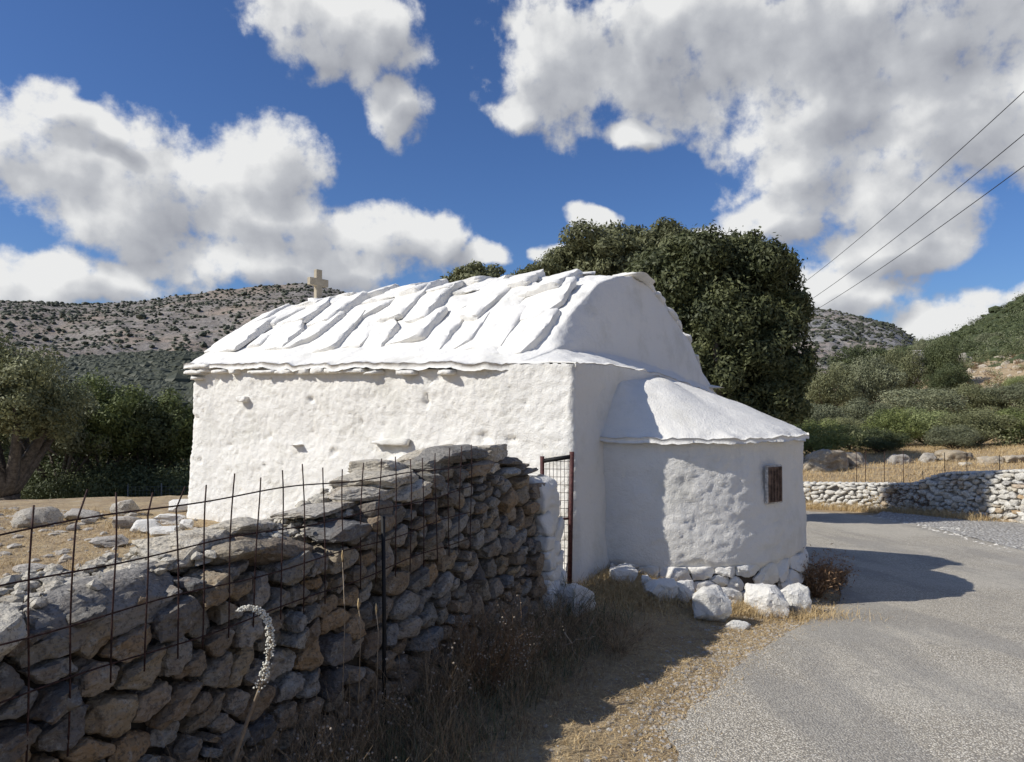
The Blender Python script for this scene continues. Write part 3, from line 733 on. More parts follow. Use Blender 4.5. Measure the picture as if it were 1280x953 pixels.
# ragged gable edge on the right-hand slope: overhanging slab ends seen as steps
for wc in np.arange(2.62, 3.95, .24):
    place_slab(float(setback(wc)) + .26, wc, .34, .32, .06, radians(rs.uniform(-4, 4)), radians(rs.normal(0, 8)), .0)

# eave stones poking out under the lip of the long side
s = .75
while s < LEN - .25:
    wd = rs.uniform(.16, .42); th = rs.uniform(.045, .075)
    V, Fc = slab_mesh(wd * .96, .30, th, rs); R = np.array([[-D1[0], D2[0], 0], [-D1[1], D2[1], 0], [0, 0, 1]])
    x, y = CP(s + wd / 2, .085 - rs.uniform(0, .05)); z = float(topz(s + wd / 2, 0.0)) - .065 - rs.uniform(0, .015)
    if rs.random() < .82: part_at('eave_stone', mesh_np('eave_stone', V @ R.T, Fc), M_WALL, chapel, (x, y, z))
    s += wd
# stacked corner stones at the far left end
for dz, ov, wd in ((-.03, .03, .5), (-.10, .025, .34), (-.165, .01, .28)):
    V, Fc = slab_mesh(wd, .42, .06, rs)
    x, y = CP(LEN - wd / 2 + ov, .10 - ov * .6); part_at('eave_stone', mesh_np('eave_stone', V @ R.T, Fc), M_WALL, chapel, (x, y, float(roofz(LEN, 0)) + dz))
# right-hand rear eave tip
for k in range(7):
    V, Fc = slab_mesh(.42, .34, .055, rs); x, y = CP(.16 + k * .4, WID + .09); part_at('eave_stone', mesh_np('eave_stone', V @ R.T, Fc), M_ROOF, chapel, (x, y, 1.78 + .01 * k))
# lumps on the long wall: a long protruding stone and small ones
for (u, v, wd, hh, off) in ((492, 552, .46, .07, .0), (500, 578, .24, .13, .0), (308, 499, .14, .07, .0), (470, 600, .3, .2, 0), (372, 556, .22, .02, 0)):
    q = (u - 640) / F; t = (A[0] - q * A[1]) / (q * D1[1] - D1[0]); x, y = CP(t, .0); z = at(u, v, y)[2]
    V, Fc = slab_mesh(wd, .16, hh, rs); part_at('wall_stone', mesh_np('wall_stone', V @ R.T, Fc), M_WALL, chapel, (x, y, z))

# apse
C0 = np.array([1.585, 8.02]); RA = 1.455
PH0, PH1 = radians(-131), radians(60)
def AP(phi, r, z): return np.stack([C0[0] + r * np.cos(phi), C0[1] + r * np.sin(phi), z + 0 * phi], -1)
def apse_wall():
    ph = np.arange(PH0, PH1, .024 / RA); nz = 86; z = np.linspace(-.75, 1.225, nz)
    Pm = np.zeros((len(ph), nz, 3)); X, Z = np.meshgrid(ph, z, indexing='ij')
    P = AP(X.ravel(), 1.0, Z.ravel()); P = np.stack([C0[0] + RA * np.cos(X.ravel()), C0[1] + RA * np.sin(X.ravel()), Z.ravel()], -1)
    bump_ = ss(X.ravel(), radians(-106), radians(-92)) * ss(X.ravel(), radians(-30), radians(-60))
    d = 0.035 * fbm(P * 1.6, 2) + (.30 + .28 * bump_) * (0.010 * (0.5 - np.abs(perlin(P * np.array([7, 7, 11]) + 3)) * 2) + 0.015 * (.4 - np.abs(fbm(P * np.array([13, 13, 20]) + 3, 2)) * 2.5) + 0.014 * fbm(P * 24, 3) + .030 * fbm(P * np.array([3, 3, 4]) + 2, 2)) + .05 * np.clip(.9 - P[:, 2], 0, 2) * .8
    low = ss(P[:, 2], .30 + .05, .14) ; low2 = ss(P[:, 2] - .10 * fbm(np.stack([X.ravel() * 3, 0 * X.ravel(), 0 * X.ravel()], -1), 3), .16, .10)
    d = d - .035 * low2
    P[:, 0] += np.cos(X.ravel()) * d; P[:, 1] += np.sin(X.ravel()) * d
    return mesh_np('apse_wall', P, grid_faces(len(ph), nz))
apse = part('apse_wall', apse_wall(), M_WALL, chapel)
apse.data.materials.append(M_CRACK)
me = apse.data; mi = np.zeros(len(me.polygons), np.int32); ctr = np.empty(len(me.polygons) * 3, np.float32); me.polygons.foreach_get('center', ctr); mi[ctr.reshape(-1, 3)[:, 2] < .07] = 1
me.polygons.foreach_set('material_index', mi)
def apse_roof():
    ph = np.arange(PH0, PH1, .03); rr = np.concatenate([np.linspace(0, 1.41, 50), np.linspace(1.44, 1.52, 5)]); X, Rr = np.meshgrid(ph, rr, indexing='ij'); x = X.ravel(); r = Rr.ravel()
    lip = ss(r, 1.40, 1.5)
    nb = fbm(np.stack([x * 7, 0 * x, 0 * x], -1), 4)
    r2 = r + (.075 * nb - .002 + .025 * np.sin(x * 31) * nb) * lip
    z = 1.262 + .575 * (1 - (np.clip(r, 0, 1.5) / 1.5) ** (1.28 + 1.5 * ss(x, radians(-62), radians(-112)))) + .03 * nb * lip
    P = np.stack([C0[0] + r2 * np.cos(x), C0[1] + r2 * np.sin(x), z], -1)
    dg = np.maximum(-((P[:, 0] - A[0]) * D1[0] + (P[:, 1] - A[1]) * D1[1]), 0); wl = (P[:, 0] - A[0]) * D2[0] + (P[:, 1] - A[1]) * D2[1]
    P[:, 2] += np.maximum(1.82 - P[:, 2], 0) * .8 * np.exp(-dg / .12) * ss(wl, 2.2, 1.2) * ss(r, 1.46, 1.0)
    P[:, 2] += .022 * fbm(P * 1.8, 3) + .008 * fbm(P * 9, 3) + .022 * fbm(P * np.array([14, 14, 0]) + 2, 2) * ss(r, 1.2, 1.45)
    n = len(P); B = P.copy(); B[:, 2] -= .045 + .05 * nb; nr = len(rr); g_ = grid_faces(len(ph), nr)
    sk = [(i * nr + nr - 1, (i + 1) * nr + nr - 1, (i + 1) * nr + nr - 1 + n, i * nr + nr - 1 + n) for i in range(len(ph) - 1)]
    return mesh_np('apse_roof', np.vstack([P, B]), np.vstack([g_, g_[:, ::-1] + n, np.array(sk)[:, ::-1]]))
part('apse_roof', apse_roof(), M_SMOOTH, chapel)

# rubble courses left bare at the foot of the apse
ra = np.random.default_rng(5)
def arc_stones(u0, u1, z0, z1, n, name, mat, gap=.008):
    cells = scatter_cells((u0, z0), (u1, z1), n, 1.7, 1.0, 0.0, ra, 2)
    for c in cells:
        if c is None: continue
        cc, V, Fc = cell_stone(c, ra.uniform(.03, .06), .08, gap, ra, 4, 60, .016, 8, .35)
        ph = cc[0] / RA; n_ = np.array([cos(ph), sin(ph), 0]); tt = np.array([-sin(ph), cos(ph), 0]); R3 = np.stack([tt, [0, 0, 1], n_], 1)
        loc = np.array([C0[0] + (RA + .018) * cos(ph), C0[1] + (RA + .018) * sin(ph), cc[1]])
        part_at(name, crease(mesh_np(name, V @ R3.T, Fc), 26), mat, chapel, loc)
arc_stones(radians(-118) * RA, radians(-20) * RA, -.46, .13, 40, 'foot_stone', M_WALL, .006)

# rusty hatch in the apse wall
q = (967 - 640) / F
ph = min(np.linspace(radians(-100), radians(-20), 800), key=lambda a: abs((C0[0] + RA * 1.03 * cos(a)) / (C0[1] + RA * 1.03 * sin(a)) - q))
hc = np.array([C0[0] + (RA + .035) * cos(ph), C0[1] + (RA + .035) * sin(ph), .83])
Mh = Matrix.Translation((0, 0, 0)) @ Matrix.Rotation(ph + pi / 2, 4, 'Z')
fb = box_bm((.215, .03, .35), .012, Mh @ Matrix.Translation((0, .0, 0)))
hf = part_at('hatch_frame', fb, M_HFRAME, chapel, hc)
db = box_bm((.185, .02, .32), .008, Mh @ Matrix.Translation((0, -.014, 0)))
for k in range(4): box_bm((.008, .012, .30), .002, Mh @ Matrix.Translation((-.06 + .04 * k, -.026, 0)), db)
part_at('hatch_door', db, M_HATCH, chapel, hc)

# cross on the far gable
cx_, cy_ = CP(LEN - .10, 1.95); cz = float(roofz(LEN - .1, 1.95)) + .02
bm = bmesh.new(); rz = Matrix.Rotation(math.atan2(D2[1], D2[0]), 4, 'Z')
outl = [(-.05, 0), (.05, 0), (.05, .20), (.165, .20), (.165, .31), (.05, .31), (.05, .44), (-.05, .44), (-.05, .31), (-.165, .31), (-.165, .20), (-.05, .20)]
outl = [(a * 1.08, b) for a, b in outl]
f0 = [bm.verts.new((a, -.032, b)) for a, b in outl]; f1 = [bm.verts.new((a, .032, b)) for a, b in outl]
bm.faces.new(f0); bm.faces.new(f1[::-1])
for i in range(12): bm.faces.new((f0[(i + 1) % 12], f0[i], f1[i], f1[(i + 1) % 12]))
bmesh.ops.recalc_face_normals(bm, faces=bm.faces)
bmesh.ops.bevel(bm, geom=bm.edges[:], offset=.006, segments=1, affect='EDGES')
bmesh.ops.transform(bm, matrix=rz, verts=bm.verts)
cr = part_at('cross', bm, M_CROSS, chapel, (cx_, cy_, cz + .06))
V, Fc = poly_rock(np.vstack([np.eye(3), -np.eye(3)]), [.12, .10, .08] * 2, (1, 1, 1), 2, 14, .01, 8); Mz = np.array(rz)[:3, :3]
part_at('plinth', mesh_np('plinth', V @ Mz.T, Fc), M_ROOF, chapel, (cx_, cy_, cz))

# ------------------------------------------------------------------ dry stone wall
wt_t = [-2.2, 0, .25, .574, 1.03, 1.6, 2.0, 2.49, 2.88, 3.3, 3.6, 3.85, 4.3]
wt_z = [.95, .965, 1.00, 1.00, 1.03, 1.03, 1.12, 1.20, 1.21, 1.17, 1.09, 1.0, .98]
def wtop(t): return np.interp(t, wt_t, wt_z)
def WP(t, o, z=0.0): # o: + toward the road
    b = W0 + WD * t + WN * (o + .07 * (1 - z)); return np.array([b[0], b[1], z])
TS, TE = -1.2, 3.83; THK = .55
swall = empty('dry_stone_wall', (W0[0], W0[1], 0), 'chest-high dry stone wall of brown and grey rubble in shade, left foreground', 'wall')
def wall_core():
    ts = np.arange(TS, TE + .01, .06); V = []
    prof = [(-.11, -.6), (-.10, 0), (-.10, .5), (-.11, -.02), (-THK + .08, -.02), (-THK + .06, .5), (-THK + .05, 0), (-THK + .05, -.6)]
    for t in ts:
        h = wtop(t) - .13
        for k, (o, dz) in enumerate([(-.13, -.6), (-.12, .3), (-.12, h - .03), (-.16, h), (-.25, h + .02), (-.35, h + .02), (-THK + .1, h), (-THK + .04, h - .04), (-THK + .02, .3), (-THK, -.6)]):
            p = WP(t, o, dz); V.append(p)
    V = np.array(V); V += fbm(V * 6, 3)[:, None] * np.array([.03, .03, .05]); return mesh_np('rubble_core', V, grid_faces(len(ts), 10)[:, ::-1])
M_CORE = simple('dark_wall_earth', (.06, .05, .037), .95, 0, .4, 14)
part('rubble_core', wall_core(), M_CORE, swall)
rw = np.random.default_rng(33)
R3 = np.stack([np.array([WD[0], WD[1], 0]), [0, 0, 1], np.array([WN[0], WN[1], 0])], 1)
cells = scatter_cells((-.75, -.12), (3.80, 1.32), 520, 1.5, 1.0, .25, rw, 1)
cells = sorted([c for c in cells if c is not None], key=lambda c: (c[:, 0].mean() > 3.8) * 10 - (c[:, 1].mean() > .35 * (c[:, 0].mean() > .4)) - (c[:, 0].mean() > -.3))
smallV = []; smallF = []; small_n = 0
stones = []
for c in cells:
    if c is None: continue
    c = c.copy(); m = c.mean(0); top = wtop(m[0]) - .07
    c[:, 1] = np.minimum(c[:, 1], top)
    if m[1] > top - .005: continue
    # drop degenerate points
    keep = [i for i in range(len(c)) if np.hypot(*(c[i] - c[i - 1])) > 1e-4]; c = c[keep]
    if len(c) < 3: continue
    if np.ptp(c[:, 0]) * np.ptp(c[:, 1]) < .0035: continue
    h = rw.uniform(.045, .10)
    cc, V, Fc = cell_stone(c, h, .12, rw.uniform(.006, .017), rw, 4 if m[0] < 1.6 else 3, 60, .014, 12, .5)
    loc = WP(cc[0], -.075 + rw.uniform(-.02, .02), cc[1])
    ang = rw.normal() * .10; ca, sa = cos(ang), sin(ang); Rz = np.array([[ca, -sa, 0], [sa, ca, 0], [0, 0, 1]])
    if len(stones) < 298: stones.append(part_at('stone', mesh_np('stone', (V @ Rz.T) @ R3.T, Fc, False), M_STONE, swall, loc))
    else: smallV.append((V @ Rz.T) @ R3.T + loc); smallF.append(Fc + small_n); small_n += len(V)
if smallV: part('low_stones', mesh_np('low_stones', np.vstack(smallV), np.vstack(smallF), False), M_STONE, swall, kind='stuff')
# capping stones: flat slabs along the top, three ranks across the thickness
def cap(t, o, z, size, yaw, tilt=(0, 0), mat=M_CAP, facets=12, name='cap_stone', parent=None):
    V, Fc = rand_rock(size, 4 if max(size) > .3 else 3, facets, rw, .05, 20, 2.5)
    V = V + (fbm(V * 12 + t * 9, 3) * .012)[:, None] * np.array([.6, .6, 1])
    M_ = (Matrix.Rotation(math.atan2(WD[1], WD[0]) + yaw, 4, 'Z') @ Matrix.Rotation(tilt[0], 4, 'X') @ Matrix.Rotation(tilt[1], 4, 'Y'))
    V = V @ np.array(M_)[:3, :3].T
    return part_at(name, mesh_np(name, V, Fc, False), mat, parent or swall, WP(t, o, z))
t = -.9
while t < 3.75:
    w_ = rw.uniform(.20, .40); hh = rw.uniform(.09, .15)
    if t > 1.9: w_ *= .8; hh = rw.uniform(.08, .13)
    if not (.15 < t + w_ / 2 < .75):
        cap(t + w_ / 2, -.10 + rw.uniform(-.03, .02), float(wtop(t + w_ / 2)) - hh / 2 - .01 + rw.uniform(-.02, .02), (w_ * 1.1, .28, hh), rw.normal() * .15, (rw.normal() * .12, rw.normal() * .1), M_CAP if rw.random() < .45 else M_STONE)
    t += w_ * .93
cap(.42, -.12, .905, (.62, .20, .19), .03, (.02, -.03), M_DARKROCK, 7)
for (o, hh, zl) in ((-.30, .09, -.05), (-.45, .09, -.055)):
    t = -.9
    while t < 3.7:
        w_ = rw.uniform(.14, .32); cap(t + w_ / 2, o + rw.uniform(-.04, .04), float(wtop(t)) + zl - .02 * (t < 1.7) + rw.uniform(-.03, .02), (w_ * 1.1, .22, hh), rw.uniform(-.6, .6), (rw.normal() * .15, rw.normal() * .15), M_CAP)
        t += w_ * .95
# the higher pile of flat stones before the pillar
pile = [ # px, v, t, o, w, d, h, yaw, mat
 (.62,.36,.10, 2.15,-.20,1.17,.1,M_CAP),(.50,.34,.08,1.95,-.18,1.115,.0,M_FIELDROCK),(.55,.34,.10,2.62,-.22,1.21,.1,M_STONE),(.42,.3,.10,2.95,-.15,1.26,-.1,M_DARKROCK),
 (.50,.36,.13,3.25,-.20,1.22,.15,M_CAP),(.30,.28,.11,2.6,-.10,1.265,.3,M_DARKROCK),(.36,.3,.06,3.45,-.12,1.17,0,M_STONE),(.34,.3,.05,3.62,-.16,1.12,.2,M_STONE),(.30,.3,.05,3.7,-.12,1.07,.1,M_DARKROCK),
 (.46,.3,.05,1.65,-.22,1.06,.0,M_FIELDROCK),(.40,.3,.11,2.30,-.32,1.20,.3,M_CAP),(.5,.3,.08,2.9,-.38,1.24,.2,M_CAP),(.34,.26,.13,1.2,-.30,1.02,.3,M_CAP),(.36,.3,.14,.88,-.28,1.00,.2,M_CAP)]
for (w_, d_, h_, t_, o_, z_, yw, mt) in pile: cap(t_, o_, z_, (w_, d_, h_), yw, (rw.normal() * .06, rw.normal() * .07), mt, 10)
# chips between the caps
V = []; Fs = []; o_ = 0; Vi, Fi = ico(1)
for k in range(1500):
    t_ = rw.uniform(-.9, 3.7); sz = rw.uniform(.008, .035) * np.array([1, 1, .6]); v = Vi * (sz * (1 + .25 * rw.normal(size=(len(Vi), 1)))) + WP(t_, rw.uniform(-.5, -.1), float(wtop(t_)) - .05 + rw.uniform(-.01, .03)); V.append(v); Fs.append(Fi + o_); o_ += len(Vi)
part('rubble_chips', mesh_np('rubble_chips', np.vstack(V), np.vstack(Fs), False), M_CAP, swall, kind='stuff')

# whitewashed end pillar
def pillar():
    b = 0.24; nz = 70; na = 72; zt = np.linspace(-.3, 1.02, nz); a = np.linspace(0, 2 * pi, na, endpoint=False)
    e = 5.0; cxr = np.sign(np.cos(a)) * np.abs(np.cos(a)) ** (2 / e) * .17; cyr = np.sign(np.sin(a)) * np.abs(np.sin(a)) ** (2 / e) * .27
    V = []
    for i in range(na):
        for z in zt:
            k = 1 if z < .9 else math.sqrt(max(0, 1 - ((z - .9) / .13) ** 2)) * .6 + .4
            fl = 1 + .18 * max(0, .35 - z)
            p = WP(3.98, -.25 + cyr[i] * k * fl, z); p[:2] += WD * cxr[i] * k * fl; V.append(p)
    V = np.array(V); n = fbm(V * 5, 4) * .06 + .030 * (0.5 - np.abs(perlin(V * np.array([7, 7, 15]))) * 2) + .012 * fbm(V * 22, 3)
    dirs = np.repeat(np.stack([np.cos(a)[:, None] * WD[None] + np.sin(a)[:, None] * WN[None]], 0)[0], nz, 0)
    V[:, :2] += dirs * n[:, None]
    Fq = grid_faces(na, nz, True)[:, ::-1]; top = np.array([WP(3.98, -.25, 1.03)]); o0 = len(V); V = np.vstack([V, top])
    i = np.arange(na); capf = np.stack([i * nz + nz - 1, ((i + 1) % na) * nz + nz - 1, np.full(na, o0), np.full(na, o0)], -1)
    T = np.vstack([Fq[:, [0, 1, 2]], Fq[:, [0, 2, 3]], capf[:, :3]]); return mesh_np('whitewashed_pillar', V, T)
part('whitewashed_pillar', pillar(), M_WALL, swall)

for c in scatter_cells((3.79, -.12), (4.13, .98), 24, 1.3, 1.0, 0, rw, 1):
    if c is None: continue
    cc, V, Fc = cell_stone(c, rw.uniform(.02, .05), .08, .004, rw, 3, 30, .014, 9, .3)
    part_at('painted_stone', mesh_np('painted_stone', V @ R3.T, Fc), M_WALL, swall, WP(cc[0], .012, cc[1]))

# ------------------------------------------------------------------ wire mesh along the wall
fence = empty('wire_mesh_fence', (W0[0], W0[1], 0), 'rusty welded wire mesh with bent upright ends in front of the rubble wall', 'fence')
M_W = M_WIRE
def tpx(px): q = (px - 640) / F; return (W0[0] - q * W0[1]) / (q * WD[1] - WD[0])
FO = .05
def FPt(t, z): b = W0 + WD * t + WN * FO; return np.array([b[0], b[1], z])
vpx = [-22, 29, 80, 131, 173, 213, 247, 279, 310, 341, 369, 396, 420, 443, 463, 484, 503, 520, 537, 553, 566, 579]
rf = np.random.default_rng(8)
levels = [1.225, 1.07, .915, .76, .605]
def hz(k, t): return levels[k] + .012 * math.sin(t * 2.1 + k) + .006 * math.sin(t * 7 + k * 2)
for i, px in enumerate(vpx):
    t = tpx(px) ; zt = 1.225 + rf.uniform(.055, .105); zb = .70 if i > 2 else .52
    lean = rf.normal() * .015; pts = []
    for z in np.linspace(zb, zt, 9):
        p = FPt(t + lean * (z - 1) + .006 * math.sin(z * 9 + i), z); 
        if z > 1.22 and i in (2, 5, 4): p[:2] += WD * (z - 1.22) * (.35 if i != 5 else .55)
        p[:2] += WN * .012 * math.sin(z * 5 + i); pts.append(p)
    part('upright_wire', tube_mesh('upright_wire', pts, .0030, 5), M_W, fence)
tend = [tpx(590), tpx(582), tpx(580), tpx(582), tpx(250)]
for k in range(4):
    ts = np.linspace(-.6 if k < 4 else -.6, tend[k], 60); pts = [FPt(t, hz(k, t)) + np.array([*(WN * (.006 + .008 * math.sin(t * 3 + k))), 0]) for t in ts]
    part('cross_wire', tube_mesh('cross_wire', pts, .0030, 5), M_W, fence)
tp = tpx(463); part('post', tube_mesh('post', [FPt(tp, -.1) + np.array([*(WN * .04), 0]), FPt(tp, .5) + np.array([*(WN * .04), 0]), FPt(tp, 1.03) + np.array([*(WN * .03), 0])], .010, 8), M_POST, fence)

# ------------------------------------------------------------------ gate
gp = np.array([.475, 6.14]); ge = np.array([.252, 6.17])
gate = empty('metal_gate', (gp[0], gp[1], 0), 'narrow maroon metal gate with wire mesh standing open at the white chapel corner', 'gate')
part('gate_post', tube_mesh('gate_post', [(gp[0], gp[1], .05), (gp[0] + .01, gp[1], .6), (gp[0] + .022, gp[1], 1.17)], .021, 5), M_GATE, gate)
part('top_bar', tube_mesh('top_bar', [(gp[0] + .02, gp[1], 1.13), (ge[0], ge[1], 1.09)], .018, 4), M_POST, gate)
part('gate_stile', tube_mesh('gate_stile', [(ge[0], ge[1], .1), (ge[0], ge[1], 1.13)], .018, 4), M_GATE, gate)
part('middle_bar', tube_mesh('middle_bar', [(gp[0] + .01, gp[1], .62), (ge[0], ge[1], .60)], .011, 4), M_GATE, gate)
part('bottom_bar', tube_mesh('bottom_bar', [(gp[0], gp[1], .14), (ge[0], ge[1], .13)], .011, 4), M_GATE, gate)
for k in range(1, 8):
    f = k / 8; a = gp * (1 - f) + ge * f; part('mesh_wire', tube_mesh('mesh_wire', [(a[0] + .02 * (1 - f), a[1], .13), (a[0] + .02 * (1 - f), a[1], 1.12)], .0022, 4), M_W, gate)
for k in range(15):
    z = .18 + k * .065; part('mesh_wire', tube_mesh('mesh_wire', [(gp[0] + .012, gp[1], z), (ge[0], ge[1], z)], .0022, 4), M_W, gate)

# ------------------------------------------------------------------ rocks on the ground
rr_ = np.random.default_rng(77)
def ground_rock(name, px, v, wpx, hpx, label, cat, mat, dep=.8, sink=.15, group=None, facets=12, level=4, yaw=None, noise=.05, zadd=0.0):
    x, y, z = hit(px, v); sc = y / F; w = wpx * sc; h = hpx * sc / (1 - sink) ; d = w * dep
    yy = y + d * .35; xx = x * yy / y
    V, Fc = rand_rock((w, d, h), level, facets, rr_, noise, 18, 2.3)
    V = V + (fbm(V * 14 / max(w, .1) * .4 + px, 4, .6) * w * .07)[:, None] * np.array([1, 1, .7])
    a = rr_.uniform(-.4, .4) if yaw is None else yaw; ca, sa = cos(a), sin(a); V = V @ np.array([[ca, sa, 0], [-sa, ca, 0], [0, 0, 1]])
    o = obj(name, crease(mesh_np(name, V, Fc), 22), mat, loc=(xx, yy, z + h / 2 - h * sink + zadd)); o['label'] = label; o['category'] = cat
    if group: o['group'] = group
    return o
G1 = 'whitewashed boulders along the foot of the apse'
WR = [
 (779, 732, 38, 24, 'pointed white boulder alone in dry grass nearest the chapel corner', .7),
 (808, 740, 17, 20, 'small upright white stone leaning at the left end of the boulder row', .7),
 (826, 752, 42, 26, 'flat white slab striped by gate shadow, left in the boulder row', .6),
 (851, 754, 40, 28, 'whitewashed block just left of the squared cube in the boulder row', .7),
 (889, 780, 52, 42, 'squared white block with flat top, nearest the road verge in the row', .8),
 (908, 757, 44, 22, 'low greyish-white stone behind the squared block', .6),
 (942, 764, 26, 30, 'small white boulder left of the pitted round one', .8),
 (958, 771, 50, 38, 'pitted rounded white boulder with dark hollows at the apse foot', .8),
 (991, 768, 42, 38, 'rough white boulder at the apse corner beside the asphalt', .8),
 (922, 787, 34, 9, 'thin flat pale stone lying before the boulders on the verge', .5)]
for (px, v, w, h, lb, dp) in WR: ground_rock('boulder', px, v, w, h, lb, 'boulder', M_WROCK, dp, .15, G1, facets=9 if w > 50 else 11)
ground_rock('threshold_stone', 717, 772, 46, 40, 'big white threshold block under the open metal gate', 'step stone', M_WROCK, 1.1, .1, None, 6, 4, -.35, .03)
G2 = 'rocks lying in the straw field'
FR = [
 (5, 611, 46, 17, 'dark jagged rock at the left edge under the olive tree', M_DARKROCK),(38, 612, 42, 18, 'dark domed rock beside the jagged one under the olive', M_DARKROCK),
 (76, 611, 24, 8, 'small low dark rock between the two dark rock groups', M_DARKROCK),(101, 613, 24, 12, 'grey rock with rough top at the far field edge', M_DARKROCK),
 (119, 613, 17, 10, 'rounded small grey rock next to the rough topped one', M_DARKROCK),(157, 614, 13, 5, 'tiny dark flat rock farthest right at the field edge', M_DARKROCK),
 (43, 660, 60, 24, 'long pale arched rock lying alone in the left of the field', M_FIELDROCK),(62, 653, 22, 6, 'small pale stone at the right foot of the arched rock', M_FIELDROCK),
 (105, 651, 50, 13, 'layered flat grey rock in the middle of the field', M_FIELDROCK),(110, 656, 22, 8, 'small pale stone before the layered flat rock', M_FIELDROCK),
 (155, 645, 36, 20, 'rounded speckled boulder standing highest in the field', M_FIELDROCK),(160, 661, 40, 15, 'brown-fronted low rock below the rounded boulder', M_FIELDROCK),
 (184, 667, 42, 15, 'long white slab leading to the chapel corner', M_WROCK),(212, 656, 46, 13, 'white slab next to the chapel foot, behind the long slab', M_WROCK),
 (206, 671, 40, 12, 'narrow white slab nearest the rubble wall', M_WROCK),(232, 641, 40, 16, 'white footing stone touching the chapel corner', M_WROCK),
 (234, 661, 20, 12, 'small round white stone by the chapel foot', M_WROCK),(92, 664, 18, 8, 'small pointed pale chip left in front of the layered rock', M_FIELDROCK),
 (135, 685, 50, 12, 'flat cracked grey rock close behind the rubble wall', M_FIELDROCK),(40, 716, 44, 9, 'thin pale flat rock at lower left of the field', M_FIELDROCK)]
for (px, v, w, h, lb, mt) in FR: ground_rock('rock', px, v, w, h, lb, 'rock', mt, .7, .2, G2, level=3)
# loose stones of the field, verge and road edge
def pebbles(name, n, fn, smin, smax, mat, rng):
    V0, F0 = ico(1); P = fn(n); n = len(P); P3 = np.stack([P[:, 0], P[:, 1], G(P[:, 0], P[:, 1])], -1)
    s = rng.uniform(0, 1, n) ** 3 * (smax - smin) + smin; sc = np.stack([s * rng.uniform(.7, 1.4, n), s * rng.uniform(.7, 1.4, n), s * rng.uniform(.4, .8, n)], -1)
    VV = V0[None] * (1 + .2 * rng.normal(size=(n, len(V0), 1))) * sc[:, None] + P3[:, None]
    return obj(name, mesh_np(name, VV.reshape(-1, 3), (F0[None] + (np.arange(n) * len(V0))[:, None, None]).reshape(-1, 3), False), mat, kind='stuff')
rp = np.random.default_rng(99)
def f_field(n):
    P = np.stack([rp.uniform(-14, -.8, n), rp.uniform(2.5, 20, n)], -1); k = (P[:, 0] - W0[0]) * WN[0] + (P[:, 1] - W0[1]) * WN[1] < -.7
    kk = ((P - A) @ D2 < -.12) ; return P[k & kk]
pebbles('field_stones', 6500, f_field, .008, .075, M_FIELDROCK, rp)
def f_verge(n):
    k = rp.integers(20, 60, n); b = ROAD_L[k]; return b + np.stack([rp.normal(0.0, .2, n), rp.normal(0, .25, n)], -1)
pebbles('verge_gravel', 7000, f_verge, .004, .016, M_FIELDROCK, rp)
def f_grav(n): 
    y = rp.uniform(8.5, 16.8, n); a = np.interp(y, [8, 11, 14.2, 16.4], [7.0, 7.5, 7.95, 8.0]); b = np.interp(y, [9, 12.3, 15.3, 17.6], [11.7, 11.0, 10.0, 9.0]); u = rp.uniform(-.05, 1, n); return np.stack([a + (b - a) * u, y], -1)
pebbles('loose_gravel', 5000, f_grav, .012, .05, M_FARSTONE, rp)

# ------------------------------------------------------------------ far roadside wall (limewashed rubble)
fw_len = np.concatenate([[0], np.cumsum(np.hypot(*np.diff(FARWALL, axis=0).T))])
def FW(a):
    return np.array([np.interp(a, fw_len, FARWALL[:, 0]), np.interp(a, fw_len, FARWALL[:, 1])])
def fw_near(px):
    k = np.argmin([abs((x / max(y, .1)) - (px - 640) / F) if y > 10 else 9 for x, y in FARWALL]); return fw_len[k]
a0 = fw_len[np.argmin(np.abs(FARWALL[:, 1] - 12.5) + (FARWALL[:, 0] < 9) * 9)]; aE = fw_len[-1]
def fh(a):
    x, y = FW(a); u = 640 + F * x / y; return float(np.interp(u, [700, 1030, 1135, 1175, 1280, 1400], [.55, .58, .64, .93, 1.06, 1.1]))
fwall = empty('roadside_wall', (*FW(a0), -.9), 'low curving whitewashed rubble wall on the far side of the road bend', 'wall')
def fwn(a):
    d = FW(a + .05) - FW(a - .05); d /= np.linalg.norm(d); return d, np.array([-d[1], d[0]])    # normal toward the road (left of travel)
as_ = np.arange(a0, aE, .2); V = []
for a in as_:
    d, n = fwn(a); b = FW(a); z0 = float(RZ(b[1])); h = fh(a)
    for o, dz in ((-.04, -.4), (-.04, h * .5), (-.05, h - .05), (-.2, h), (-.36, h - .04), (-.4, -.4)):
        V.append([b[0] + n[0] * o, b[1] + n[1] * o, z0 + dz])
part('wall_core', mesh_np('wall_core', np.array(V), grid_faces(len(as_), 6)[:, ::-1]), simple('pale_wall_mortar', (.33, .31, .28), .9, 0, .2, 8), fwall)
rfw = np.random.default_rng(61)
aS = a0 + .2; aV = fw_near(1010) + .4
cells = scatter_cells((aS, -.05), (aV, 1.08), 470, 1.7, 1.0, .1, rfw, 0)
cnt = 0; VV = []; FF = []; oo = 0
lst = []
for c in cells:
    if c is None: continue
    m = c.mean(0); h = fh(m[0])
    if m[1] > h: continue
    c = c.copy(); c[:, 1] = np.minimum(c[:, 1], h + .03)
    keep = [i for i in range(len(c)) if np.hypot(*(c[i] - c[i - 1])) > 1e-4]; c = c[keep]
    if len(c) >= 3: lst.append(c)
lst.sort(key=lambda c: c[:, 0].mean())
